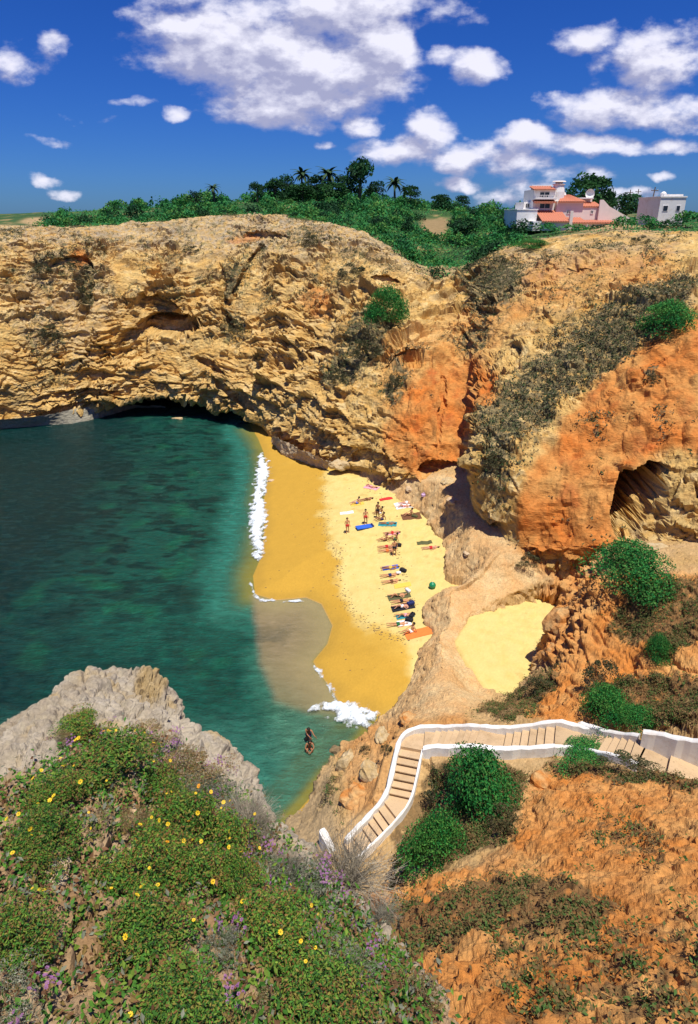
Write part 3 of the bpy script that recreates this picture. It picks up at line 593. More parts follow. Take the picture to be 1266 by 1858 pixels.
so = mixc(C3(.60,.22,.045)[None], C3(.66,.36,.12)[None], np.clip(.40+n1*1.4+n2*.7, 0, 1)); so = mixc(so, C3(.38,.12,.03)[None], np.clip(n2*1.5-.15, 0, .6)); col = mixc(col, so, np.clip(soil*(1+n2*.3), 0, 1))
hl = regmask(u, v, [[(540,1460),(600,1390),(610,1460),(612,1560),(560,1620),(500,1500)]], 8, wb*.3); col = mixc(col, C3(.36,.26,.14)[None], hl*.8)
sp = sstep(-.05, .15, n2+(sc-.6)*.9)*sstep(.05, .4, sc); col = mixc(col, mixc(C3(.13,.085,.04)[None], C3(.20,.12,.05)[None], np.clip(.5+n3*1.5, 0, 1)), np.clip(sp, 0, 1)*.8)
base_ = sstep(1.0, .1, P[:, 2]+n2*.6)*sstep(.2, .6, steep); col = mixc(col, C3(.17,.13,.075)[None], base_*.8)
col *= (1+.22*n2+.14*n3)[:, None]
NEP, NEN, NES, NEG = P, n, sc, proj(P)
tag(link('hillside', mesh_np('hillside', P, grid_faces(ny, nx), M['near_rock'], col)), 'orange earth hillside and pale rock shelf beside the beach', kind='structure')
NEXY = P[:, :2]
def ground_at(x, y, win=.5):
    m_ = (np.abs(P_[:, 0]-x) < win) & (np.abs(P_[:, 1]-y) < win); return P_[m_]
def near_h(x, y):                           # height of the hillside mesh near a spot
    d_ = (NEP[:, 0]-x)**2+(NEP[:, 1]-y)**2; return float(NEP[np.argmin(d_), 2])

# ------------------------------------------------------------------ foreground knoll
KC = [ # column, silhouette row, distance of the silhouette
(-420,1500,5.6),(-200,1400,6.3),(-60,1335,6.6),(30,1298,6.7),(75,1272,6.8),(130,1226,7.1),(190,1214,7.4),(245,1214,7.6),(292,1232,7.5),(322,1264,7.2),(345,1312,6.8),(400,1345,6.5),(430,1385,6.1),(458,1415,5.8),(480,1460,5.4),(515,1502,5.0),(560,1545,4.7),(600,1588,4.4),(650,1640,4.05),(700,1690,3.7),(760,1760,3.3),(830,1850,2.9),(900,1960,2.5),(980,2080,2.1)]
rows = []
for px, py, Yd in KC:
    s_ = PY(px, py, Yd); zs = s_[2]; c = []
    Yn = .4; zn = 25.2
    for t_ in (0, .15, .35, .55, .75, .9):
        Yq = Yn+(Yd-Yn)*t_; zq = zn+(zs-zn)*(t_**.8); zq += .16*math.sin(t_*math.pi)
        wx = (px-PX0)/F*(Yq*CT+(H-zq)*ST); c.append(np.array([s_[0]*(.55+.45*t_)+(.0), Yq, zq]))
    c.append(s_); c.append(s_+np.array([0, .35, -.55])); c.append(s_+np.array([.0, .5, -2.2])); c.append(s_+np.array([.1, .9, -6])); c.append(s_+np.array([.2, 2.6, -25]))
    rows.append(c)
ctrl = np.moveaxis(np.array(rows), 0, 1)
rl = np.array([0, 1, 2.3, 3.6, 5, 6, 6.8, 7.4, 8.2, 9.2, 11.0]); cpk = np.array([c[0] for c in KC], float)
NRk, NCk = 460, 760
Gd = catmull(catmull(ctrl, cpk, NCk, 1), rl, NRk, 0); n = normals(Gd).reshape(-1, 3); P = Gd.reshape(-1, 3).copy()
if n[:NCk*200, 2].mean() < 0: n = -n
tv = np.repeat(np.linspace(0, rl[-1], NRk), NCk)
u, v = proj(P); wb = fbm(P*2.2, 4)*26
f1, f2, cid = worley(P*np.array([2.4, 2.4, 3.5])+fbm(P*2, 2)[:, None]*.5); cr = sstep(0, .22, f2-f1)
g1, g2, cid2 = worley(P*7.5+fbm(P*5, 2)[:, None]*.5); cr2 = sstep(0, .3, g2-g1)
d = fbm(P*.9, 3)*.16+fbm(P*3, 4)*.09+(cid-.5)*.09*cr-(1-cr)*.07+(cid2-.5)*.05*cr2-(1-cr2)*.035+fbm(P*14, 3)*.018
lump = ell(u, v, 275, 1236, 30, 28, 20); d += lump*(.03+.05*(1-f1)-.09*(1-cr2))
P += n*d[:, None]
n1 = fbm(P*1.5+11, 4); n2 = fbm(P*7+3, 3)
col = mixc(C3(.36,.29,.20)[None], C3(.48,.41,.31)[None], np.clip(.5+n1*1.5, 0, 1)); col = mixc(col, C3(.36,.31,.21)[None], np.clip(n2*1.2, 0, .6)); col = mixc(col, C3(.45,.30,.10)[None], np.clip(fbm(P*2.5+70, 3)*2-.3, 0, .5))
col = mixc(col, C3(.40,.27,.10)[None], lump*.7)
er = regmask(u, v, [[(-300,1500),(60,1400),(150,1330),(260,1330),(450,1480),(560,1600),(720,1720),(900,1900),(900,2200),(-500,2200)]], 20, wb); col = mixc(col, mixc(C3(.34,.19,.08)[None], C3(.44,.30,.16)[None], np.clip(.5+n1*1.6, 0, 1)), er*.85)
lowr = sstep(7.6, 9, tv); col = mixc(col, C3(.45,.30,.13)[None], lowr*.8)
col *= (1+.25*n2)[:, None]
KNP, KNN, KNG = P, n, proj(P); KNT = tv
tag(link('headland', mesh_np('headland', P, grid_faces(NRk, NCk), M['knoll'], col)), 'grey weathered rock headland in the foreground', kind='structure')

# ------------------------------------------------------------------ clifftop plateau and the land behind
pp = []; pz = []
for px, t_ in TOPS:
    for dy, dz in ((-14, -6), (2, -.5), (9, -.2)):
        pp.append((t_[0]*(t_[1]+dy)/t_[1], t_[1]+dy)); pz.append(t_[2]+dz)
for a, b, Y_ in [(60,402,122),(130,398,128),(210,392,132),(300,382,138),(370,377,142),(450,370,146),(520,364,150),(600,362,152),(680,366,158),(740,374,160),(800,381,170),(860,385,185),(920,388,190),
    (800,482,99),(800,462,108),(790,440,118),(785,418,132),(785,400,150),(700,425,112),(690,405,125),(870,446,104),(860,420,120),(930,420,110),(930,405,125),(1030,408,112),(1030,405,130),(1120,409,104),(1150,408,100),(1215,412,92),(1215,408,110),(1330,408,100),(980,409,112),
    (0,410,130),(-150,405,140),(-400,400,160),(1500,400,120),(0,392,260),(300,384,300),(600,382,300),(900,386,320),(1200,386,320),(1600,386,300),(-500,396,300)]:
    w = PY(a, b, Y_); pp.append((w[0], w[1])); pz.append(w[2])
for x_, y_ in ((-900, 900), (0, 900), (900, 900), (-900, 300), (900, 200), (400, 60), (-300, 110)): pp.append((x_, y_)); pz.append(26.5)
nx, ny = 380, 300
X, Y = fan(lambda y: -.8*dep_(y)-60, lambda y: .8*dep_(y)+60, 74, 700, nx, ny, 2.0)
xy = np.stack([X.ravel(), Y.ravel()], 1); z = rbf(pp, pz, xy, .5)
# keep it behind the brow of the cliff
tx = np.array([t_[0] for _, t_ in TOPS]); ty = np.array([t_[1] for _, t_ in TOPS])
rt = xy[:, 0]/xy[:, 1]; o_ = np.argsort(tx/ty); brow = np.interp(rt, (tx/ty)[o_], ty[o_]); bzz = np.interp(rt, (tx/ty)[o_], np.array([t_[2] for _, t_ in TOPS])[o_])
lowm = sstep(4.5, 1.0, xy[:, 1]-brow); z = z-lowm*4-sstep(0, -3, xy[:, 1]-brow)*3
P = np.c_[xy, z+fbm(np.c_[xy*.12, z*0], 4)*.5*sstep(0, 20, xy[:, 1]-brow)]; n1 = fbm(P*.15, 4); n2 = fbm(P*.8, 3); u, v = proj(P)
col = mixc(C3(.035,.085,.030)[None], C3(.06,.12,.035)[None], np.clip(.5+n1*1.6, 0, 1)); col = mixc(col, C3(.40,.27,.12)[None], np.clip(sstep(.14, .4, n1+n2*.5)*.7, 0, 1))
edge = sstep(12, 4, xy[:, 1]-brow+n2*5); col = mixc(col, C3(.48,.34,.17)[None], edge*.85)
fld = regmask(u, v, [[(764,398),(815,396),(812,424),(762,426)]], 3, n2*5); col = mixc(col, C3(.30,.21,.10)[None], fld)
rr = ell(u, v, 1100, 412, 140, 9, 0, n2*.6)+ell(u, v, 80, 402, 45, 8, 0, n2*.5); col = mixc(col, C3(.52,.34,.17)[None], np.clip(rr, 0, 1)*.8)
PLP, PLB = P, xy[:, 1]-brow
fk = grid_faces(ny, nx); fk = fk[(PLB[fk] > -1.5).all(1)]
tag(link('plateau', mesh_np('plateau', P, fk, M['earth'], col, smooth=True)), 'green clifftop plateau sloping into a gully', kind='structure')
me = mesh_np('ground', np.array([(-9000,690,20.),(9000,690,20.),(9000,12000,18.),(-9000,12000,18.),(-9000,118.,10.),(-560,118.,10.),(-560,690,15.),(-300.,118.,10)]), [[0,1,2,3],[4,5,6,0]], M['earth'], np.array([[.07,.10,.05]]*8))
tag(link('ground', me), 'flat green country reaching to the horizon', kind='structure')
def plat_h(x, y): return float(rbf_pt(x, y))
from mathutils.kdtree import KDTree
kdp = KDTree(len(PLP))
for i, q_ in enumerate(PLP): kdp.insert((q_[0], q_[1], 0), i)
kdp.balance()
def rbf_pt(x, y): return PLP[kdp.find((x, y, 0))[1], 2]
# ------------------------------------------------------------------ ground lookups
def spot(Pm, G, px, py, mask=None):
    d_ = (G[0]-px)**2+(G[1]-py)**2
    c = np.where(d_ < 16)[0]
    if len(c) == 0: return Pm[np.argmin(d_)]
    dep = Pm[c, 1]; return Pm[c[np.argmin(dep)]]
def cliff_at(px, py): return spot(CLP, CLG, px, py)
def near_at(px, py): return spot(NEP, NEG, px, py)
def knoll_at(px, py): return spot(KNP, KNG, px, py)
def pxm(w): return (w[1]*CT+(H-w[2])*ST)/F          # metres per image pixel at a place

# ------------------------------------------------------------------ staircase with whitewashed parapets
Ls = [PZ(a, b, z_) for a, b, c, d_, z_ in LN]; Rs = [PZ(c, d_, z_) for a, b, c, d_, z_ in LN]
cen = np.mean(Ls, axis=0)
st = empty('staircase', (cen[0], cen[1], 0), label='concrete staircase with low whitewashed parapets winding down the orange slope to the cove', cat='staircase')
def lc(p, z=None): return (p[0]-cen[0], p[1]-cen[1], p[2] if z is None else z)
for i in range(len(LN)-1):
    z1 = LN[i][4]; q4 = [Ls[i], Rs[i], Rs[i+1], Ls[i+1]]
    if i == 13: q4 = [Ls[13], Rs[13], Rs[14], Ls[14], PZ(750, 1326, z1), PZ(731, 1336, z1)]
    if i == 6: q4 = [Ls[6], Rs[6], PZ(737, 1468, z1), Rs[7], Ls[7]]
    mb = MB(); n_ = len(q4); e = 1.0
    if i not in (6, 13, 22, 29):                                # tread slab with a nosing over a set-back riser block
        dd_ = ((Ls[i]+Rs[i])-(Ls[i+1]+Rs[i+1]))/2; dd_[2] = 0; dd_ /= np.linalg.norm(dd_)
        top_ = [q_+dd_*(.07 if k < 2 else .0) for k, q_ in enumerate(q4)]
        mb.add([lc(q_, z1-.05) for q_ in top_]+[lc(q_, z1) for q_ in top_], [(3, 2, 1, 0), (4, 5, 6, 7), (0, 1, 5, 4), (1, 2, 6, 5), (2, 3, 7, 6), (3, 0, 4, 7)])
        q4 = [q_+dd_*(0 if k < 2 else .06) for k, q_ in enumerate(q4)]; z1 -= .052
    mb.add([lc(q_, z1-.75) for q_ in q4]+[lc(q_, z1) for q_ in q4], [tuple(range(n_-1, -1, -1)), tuple(range(n_, 2*n_))]+[(k, (k+1) % n_, n_+(k+1) % n_, n_+k) for k in range(n_)])
    nosing = None
    o = mb.build('landing' if i in (6, 13, 22, 29) else 'step', M['tread'], st)
def wall_path(pts, th, up, down, name, mat, parent, c0, bev=.03, flare=None):
    """a low wall along pts (x, y, z of the walk)"""
    pts = [np.array(p, float) for p in pts]; fine_ = []
    for i in range(len(pts)-1):
        k = max(1, int(np.linalg.norm(pts[i+1]-pts[i])/.22))
        for j in range(k): fine_.append(pts[i]+(pts[i+1]-pts[i])*j/k)
    fine_.append(pts[-1]); A = np.array(fine_)
    for _ in range(3): A[1:-1] = A[1:-1]*.5+(A[:-2]+A[2:])*.25
    vs = []; fs = []; nn_ = len(A)
    for i in range(nn_):
        t_ = A[min(i+1, nn_-1)]-A[max(i-1, 0)]; t_ = t_[:2]/np.linalg.norm(t_[:2]); s_ = np.array([-t_[1], t_[0]])
        w = th/2*(1+.12*math.sin(i*1.7)+.08*math.sin(i*.6)); r = .05
        uz = (up[0]+(up[1]-up[0])*i/(nn_-1)) if hasattr(up, '__len__') else up
        uz += .02*math.sin(i*.9)+.02*math.sin(i*2.3+1); w *= 1+.10*math.sin(i*2.9)
        for a_, b_ in ((-w*1.05, -down), (-w, uz-r), (-w*.6, uz), (w*.6, uz), (w, uz-r), (w*1.05, -down)):
            vs.append((A[i, 0]+s_[0]*a_-c0[0], A[i, 1]+s_[1]*a_-c0[1], A[i, 2]+b_-(c0[2] if len(c0) > 2 else 0)))
    for i in range(nn_-1):
        for k in range(6): fs.append((i*6+k, i*6+(k+1) % 6, (i+1)*6+(k+1) % 6, (i+1)*6+k))
    fs.append(tuple(range(6))); fs.append(tuple((nn_-1)*6+k for k in range(5, -1, -1)))
    mb = MB(); mb.add(vs, fs); return mb.build(name, mat, parent)
outer = Ls[:14]+[PZ(731, 1334, 4.85), PZ(750, 1325, 4.9)]+Ls[14:31]+[PZ(1040, 1313, 7.0)]+Ls[31:37]
wall_path(outer, .21, .24, .9, 'parapet', M['white'], st, cen[:2]+[0] if False else (cen[0], cen[1], 0))
wall_path(Rs[:7]+[PZ(737, 1468, 3.65)]+Rs[7:14], .11, .08, .8, 'parapet', M['white'], st, (cen[0], cen[1], 0))
wall_path([PZ(767, 1361, 4.85)]+Rs[14:30], .26, .16, 1.0, 'parapet', M['white'], st, (cen[0], cen[1], 0))
wall_path([Rs[29]]+Rs[30:38], .15, .10, .7, 'parapet', M['white'], st, (cen[0], cen[1], 0))
ww = [PZ(1161, 1352, 8.0), PZ(1185, 1356, 8.1), PZ(1225, 1368, 8.35), PZ(1320, 1392, 8.7)]
wall_path(ww, .26, (.75, 1.05), .6, 'high_wall', M['white'], st, (cen[0], cen[1], 0))
a = PZ(584, 1516, 2.2); b = PZ(604, 1556, 1.9)
lw = empty('low_wall', a, label='short broken white wall end on the rock left of the grey bush', cat='wall')
wall_path([a, (a+b)/2+np.array([.03, 0, .02]), b], .30, .42, .7, 'wall_body', M['white'], lw, a)

# ------------------------------------------------------------------ foliage builders
def leafcloud(pts, nrm, size, colr, rs, aspect=.5, jit=.9):
    n_ = len(pts); a = rs.normal(size=(n_, 3)); a /= np.linalg.norm(a, axis=1)[:, None]
    nr = nrm+jit*a; nr /= np.linalg.norm(nr, axis=1)[:, None]
    b = rs.normal(size=(n_, 3)); t1 = np.cross(nr, b); t1 /= np.linalg.norm(t1, axis=1)[:, None]+1e-9; t2 = np.cross(nr, t1)
    s = (size*(.6+.8*rs.random(n_)))[:, None]; h_ = s*aspect
    V = np.stack([pts-t1*s*.5, pts+t2*h_*.5+t1*s*.05+nr*s*.06, pts+t1*s*.5, pts-t2*h_*.5+t1*s*.05+nr*s*.06], 1).reshape(-1, 3)
    Fc = np.arange(4*n_).reshape(-1, 4); return V, Fc, np.repeat(colr, 4, 0)
def crown_pts(rs, n_, k, spread=.62, lr=(.34, .52), zflat=1.0, low=-.15, inner=.2):
    ph = rs.random(k)*2*math.pi; zz = low+(1-low)*rs.random(k)**.8; rr = np.sqrt(np.clip(1-zz**2, .05, 1))*spread*(.6+.5*rs.random(k))
    cs = np.stack([rr*np.cos(ph), rr*np.sin(ph), zz*spread], 1); lr_ = lr[0]+(lr[1]-lr[0])*rs.random(k)
    w = rs.integers(0, k, n_); d_ = rs.normal(size=(n_, 3)); d_ /= np.linalg.norm(d_, axis=1)[:, None]; d_[:, 2] = np.abs(d_[:, 2])*.9+d_[:, 2]*.1
    r_ = np.where(rs.random(n_) < inner, rs.random(n_), .82+.22*rs.random(n_))
    P_ = cs[w]+d_*(lr_[w]*r_)[:, None]; return P_, d_, w
def crown_mesh(name, n_, leaf, pal, seed, k=9, **kw):
    rs = np.random.default_rng(seed); asp = kw.pop('aspect', .55); P_, d_, w = crown_pts(rs, n_, k, **kw)
    pal = np.array(pal); kc = rs.random(k)[w]*.6+rs.random(n_)*.4; c = pal[np.clip((kc*len(pal)).astype(int), 0, len(pal)-1)]*(.75+.5*rs.random(n_))[:, None]
    V, Fc, cc_ = leafcloud(P_, d_, leaf, c, rs, asp); return mesh_np(name, V, Fc, M['leaf'], cc_)
GRN = [(.020,.12,.042),(.030,.185,.055),(.050,.23,.055),(.11,.25,.055)]
VIV = [(.012,.11,.028),(.020,.18,.040),(.035,.22,.042),(.09,.25,.05)]
DRK = [(.009,.040,.018),(.014,.060,.022),(.026,.085,.026)]
OLV = [(.05,.06,.025),(.09,.085,.04),(.13,.11,.06)]
BUSH = [crown_mesh('bush_leaves', 420, .17, GRN, 10+i, k=8) for i in range(4)]
BUSHD = [crown_mesh('dark_bush_leaves', 420, .16, DRK+GRN[:1], 20+i, k=8) for i in range(3)]
TREEC = [crown_mesh('tree_leaves', 1500, .14, DRK+GRN[:1], 30+i, k=16, spread=.62, lr=(.30, .46), low=-.6) for i in range(4)]
TREEG = [crown_mesh('green_tree_leaves', 1500, .14, [(.012,.05,.016),(.02,.085,.02),(.03,.10,.028)], 40+i, k=16, spread=.62, lr=(.30, .46), low=-.6) for i in range(3)]
def trunk_mesh(h_, r_, seed):
    rs = random.Random(seed); mb = MB(); top = (rs.uniform(-.1, .1)*h_, rs.uniform(-.1, .1)*h_, h_)
    mb.tube([(0, 0, -.4), (top[0]*.4, top[1]*.4, h_*.5), top], [r_*1.3, r_, r_*.6], 6)
    for k in range(5):
        a = k*1.26+rs.random(); z0 = h_*(.55+.08*k); s_ = h_*.5
        mb.tube([(top[0]*.7, top[1]*.7, z0), (top[0]+math.cos(a)*s_*.5, top[1]+math.sin(a)*s_*.5, z0+s_*.35), (top[0]+math.cos(a)*s_, top[1]+math.sin(a)*s_, z0+s_*.6)], [r_*.5, r_*.3, r_*.1], 5)
    return mb.mesh('trunk', M['bark'])
TRK = [trunk_mesh(1.0, .05, i) for i in range(3)]
NB = 0
def bush_at(name, label, px, py, Y, wpx, hpx, meshes, group=None, cat='bush', k=None, w=None, sy=None):
    """rounded bush standing at an image spot"""
    global NB; NB += 1
    p = PY(px, py, Y) if w is None else w; s = pxm(p)
    o = link(name, meshes[NB % len(meshes)], loc=p, rot=(0, 0, NB*1.7), scale=(wpx*s/1.6, (sy or wpx)*s/1.6, hpx*s/1.02)); tag(o, label, cat, group); return o
def tree_at(label, px, py, Y, wpx, hpx, crowns, group=None, name='tree', th=.34):
    global NB; NB += 1
    p = PY(px, py, Y); p[2] -= .3; s = pxm(p); hh = hpx*s+.3; r = wpx*s/2
    e = empty(name, p, NB*2.1, label, 'tree', group)
    t_ = link('trunk', TRK[NB % 3], e, scale=(hh*.8, hh*.8, hh*.6))
    link('crown', crowns[NB % len(crowns)], e, loc=(0, 0, hh*th), scale=(r*1.3, r*1.3, hh*(1-th)/1.0)); return e

# ------------------------------------------------------------------ plants on the plateau
rs = np.random.default_rng(5)
for (px, py, Y, w_, h_, cr, lab) in [(a_, b_-5 if Y_ > 130 and a_ < 800 else b_, Y_, w__*1.15, h__*1.25, c_, l_) for a_, b_, Y_, w__, h__, c_, l_ in [
 (500,368,150,34,30,TREEC,'dark pine at the left end of the dense clifftop grove'),(522,366,152,34,34,TREEC,'dark pine just left of the taller palm in the grove'),(574,366,152,40,34,TREEC,'broad dark pine between the two palms of the grove'),
 (622,364,153,34,32,TREEC,'dark pine right of the second grove palm'),(652,362,152,48,54,TREEC,'tallest broad dark pine standing at the right end of the grove'),(682,364,154,30,24,TREEC,'low dark pine right of the tallest pine'),
 (600,368,146,60,26,TREEG,'wide green tree in front of the grove centre'),(548,370,146,44,24,TREEG,'low green tree in front of the taller palm'),(466,366,146,24,24,TREEC,'small dark double-topped conifer standing alone left of the grove'),
 (744,364,158,30,18,TREEG,'round green tree just right of the lone distant palm'),(838,372,176,22,14,TREEC,'small dark tree on the far skyline left of the villa'),(800,368,168,30,14,TREEG,'low green tree on the far skyline above the gully field'),
 (1062,392,118,74,60,TREEG,'large round green tree rising behind the satellite dish of the villa'),(1032,384,118,36,34,TREEC,'smaller dark tree between the villa chimney and the large round tree'),(1094,392,116,36,44,TREEG,'green tree at the right shoulder of the large round tree'),
 (1134,394,108,52,34,TREEC,'low round dark tree right of the villa garden wall'),(845,432,116,52,28,TREEC,'round dark green tree below the brown field in the gully')]]:
    tree_at(lab, px, py, Y, w_, h_, cr)
# airy tree with bare limbs
p = PY(356, 376, 138); e = empty('tree', p, 0, 'thin open-branched tree with sparse tufts on the skyline left of the small palm', 'tree')
mb = MB(); s = pxm(p); tips = []
for k in range(7):
    a = k*.9; r_ = (4+9*((k*37) % 10)/10)*s; z_ = (12+14*((k*53) % 10)/10)*s
    q_ = (math.cos(a)*r_, math.sin(a)*r_*.6, z_); tips.append(q_); mb.tube([(0, 0, -.2), (q_[0]*.2, q_[1]*.2, z_*.45), q_], [.14, .09, .03], 5)
mb.build('trunk', M['bark'], e)
pts = np.concatenate([rs.normal(size=(60, 3))*np.array([.45, .45, .22])+np.array(t_) for t_ in tips])
V, Fc, cc_ = leafcloud(pts, rs.normal(size=pts.shape), .35, np.array(DRK)[rs.integers(0, 3, len(pts))], rs); link('crown', mesh_np('crown', V, Fc, M['leaf'], cc_), e)
# palms
def frond_mesh():
    mb = MB(); n_ = 8; L_ = 1.0
    for i in range(n_):
        t0, t1 = i/n_, (i+1)/n_; f = lambda t_: (t_*L_, 0, .35*t_-.75*t_*t_)
        a, b = f(t0), f(t1); w0 = .17*math.sin(math.pi*min(1, t0*.9+.1)); w1 = .17*math.sin(math.pi*min(1, t1*.9+.1))
        for s_ in (-1, 1): mb.add([a, b, (b[0]+.05, s_*w1, b[2]-.08), (a[0]+.05, s_*w0, a[2]-.08)], [(0, 1, 2, 3)])
    me = mb.mesh('frond', M['palm']); return me
M['palm'] = plain('palm_frond', (.03, .07, .022), .7, .3)
FR = frond_mesh()
for (px, py, Y, hp, wp, lab) in [(548,362,149,42,26,'left and taller of the two palms rising out of the pine grove'),(596,362,149,42,30,'bushy palm in the middle of the pine grove'),(389,372,140,27,18,'small lone palm on the skyline left of the grove'),
    (716,362,158,26,26,'lone palm on the skyline right of the tallest pine'),(733,364,160,16,16,'short young palm beside the lone skyline palm')]:
    p = PY(px, py-4, Y); s = pxm(p)*1.12; wp *= 1.25; e = empty('palm_tree', p, px*.1, lab, 'palm tree'); h_ = hp*s; mb = MB()
    mb.tube([(0, 0, -.5), (.1, 0, h_*.5), (.0, .1, h_*.82)], [.28, .2, .2], 8); mb.build('trunk', M['bark'], e)
    for k in range(17): link('frond', FR, e, loc=(0, .1, h_*.82), rot=(0, -(.9-.085*k*1.0)*1.0, k*2.4), scale=wp*s*.56)
# bushes: discernible ones get their own place, the rest share a description
cand = np.where((PLB > 2.5) & (PLP[:, 1] < 185))[0]; pu, pv = proj(PLP[cand]); ok = (pu > 85) & (pu < 950) & ~((pu > 755) & (pu < 822) & (pv > 392) & (pv < 428)); cand = cand[ok]; pu = pu[ok]; pv = pv[ok]
wgt = 1/ (PLP[cand, 1])**.5*np.where((pu < 480) & (PLB[cand] > 16), .3, 1); wgt /= wgt.sum()
pick = rs.choice(len(cand), 290, replace=False, p=wgt)
for j, i in enumerate(pick):
    w_ = PLP[cand[i]]; r_ = rs.uniform(1.5, 2.9)*(1.3 if w_[1] > 125 else 1); nb = BUSHD if rs.random() < .28 else BUSH
    ub = float(proj(w_[None])[0][0]); tone = 'dark green' if nb is BUSHD else 'bright green'
    zone = ('left of the small lone palm', 'clifftop strip')[0:1][0] if ub < 390 else ('in front of the pine grove' if ub < 690 else ('in and around the gully' if ub < 860 else 'on the rise left of the villa'))
    tag(link('bush', nb[j % len(nb)], loc=w_-np.array([0, 0, .25*r_]), rot=(0, 0, rs.random()*6), scale=(r_, r_, r_*rs.uniform(.75, 1.15))), tone+' rounded bush in the dense clifftop scrub '+zone, 'bush', tone+' bushes '+zone)
i2 = rs.choice(len(cand), 30000, p=wgt); pts = PLP[cand[i2]]+rs.normal(size=(30000, 3))*np.array([1.0, 1.0, .18])+np.array([0, 0, .2])
V, Fc, cc_ = leafcloud(pts, np.tile([0, -.3, 1.], (len(pts), 1)), .42, np.array(GRN)[rs.integers(0, 4, len(pts))]*rs.uniform(.8, 1.6, (len(pts), 1)), rs)
tag(link('ground_cover', mesh_np('ground_cover', V, Fc, M['leaf'], cc_)), 'low green scrub covering the clifftop plateau', 'ground cover', kind='stuff')
cand = np.where((PLB > 3) & (PLP[:, 1] < 125))[0]; pu, pv = proj(PLP[cand]); ok = (pu > 985) & (pu < 1290); cand = cand[ok]
i2 = rs.choice(len(cand), 6000); pts = PLP[cand[i2]]+rs.normal(size=(6000, 3))*np.array([.6, .6, .1]); kp = proj(pts); kk_ = (kp[0] > 1130) | (rs.random(6000) < .3); pts = pts[kk_]
V, Fc, cc_ = leafcloud(pts, np.tile([0, -.3, 1.], (len(pts), 1)), .35, np.array(GRN)[rs.integers(0, 4, len(pts))]*rs.uniform(.8, 1.6, (len(pts), 1)), rs)
tag(link('heath', mesh_np('heath', V, Fc, M['leaf'], cc_)), 'low green heath on the ground below the villas', 'heath', kind='stuff')

# ------------------------------------------------------------------ scrub on the rock: tufts too many to count
def tufts(name, label, Pm, Nm, wt, n_, leaf, per, spread, pal, seed, cat):
    r2 = np.random.default_rng(seed); wt = np.clip(wt, 0, None)**1.6; wt = wt/wt.sum(); ii = r2.choice(len(Pm), n_, p=wt)
    c0 = Pm[ii]+Nm[ii]*leaf*.3; sz = .5+r2.random(n_)**2*1.3; pal = np.array(pal); tc = pal[r2.integers(0, len(pal), n_)]
    pts = np.repeat(c0, per, 0)+r2.normal(size=(n_*per, 3))*spread*np.repeat(sz, per)[:, None]*np.array([1, 1, .6])
    V, Fc, cc_ = leafcloud(pts, np.tile([0, -.2, .9], (len(pts), 1)), leaf, np.repeat(tc, per, 0)*r2.uniform(.7, 1.3, (len(pts), 1)), r2)
    return tag(link(name, mesh_np(name, V, Fc, M['leaf'], cc_)), label, cat, kind='stuff')
area = np.ones(len(CLP))
vis = (CLG[0] > -40) & (CLG[0] < 1310) & (CLG[1] > 390)
tufts('cliff_scrub', 'dry olive scrub clinging to the cliff', CLP, CLN, (CLS+.05+.12*s_gr)*vis*(CLP[:, 2] > 2), 13000, .20, 7, .22, [(.10,.11,.05),(.15,.14,.07),(.19,.17,.10),(.14,.11,.06),(.06,.10,.035)], 3, 'scrub')
vis = (NEG[0] > 560) & (NEG[0] < 1300) & (NEG[1] < 1900)
tufts('hillside_scrub', 'low dry brown and green scrub on the orange hillside', NEP, NEN, (NES**1.3*(.55+.45*sstep(14, 20, NEP[:, 1]))+.03)*vis*(bd > 1.25)*(1-shelf*.9)*(NEP[:, 2] > 1)*(.3+sstep(-.1, .3, fbm(NEP*.8+8, 3))), 9000, .085, 11, .10, [(.18,.12,.05),(.12,.14,.045),(.21,.14,.06),(.07,.14,.035)], 4, 'scrub')

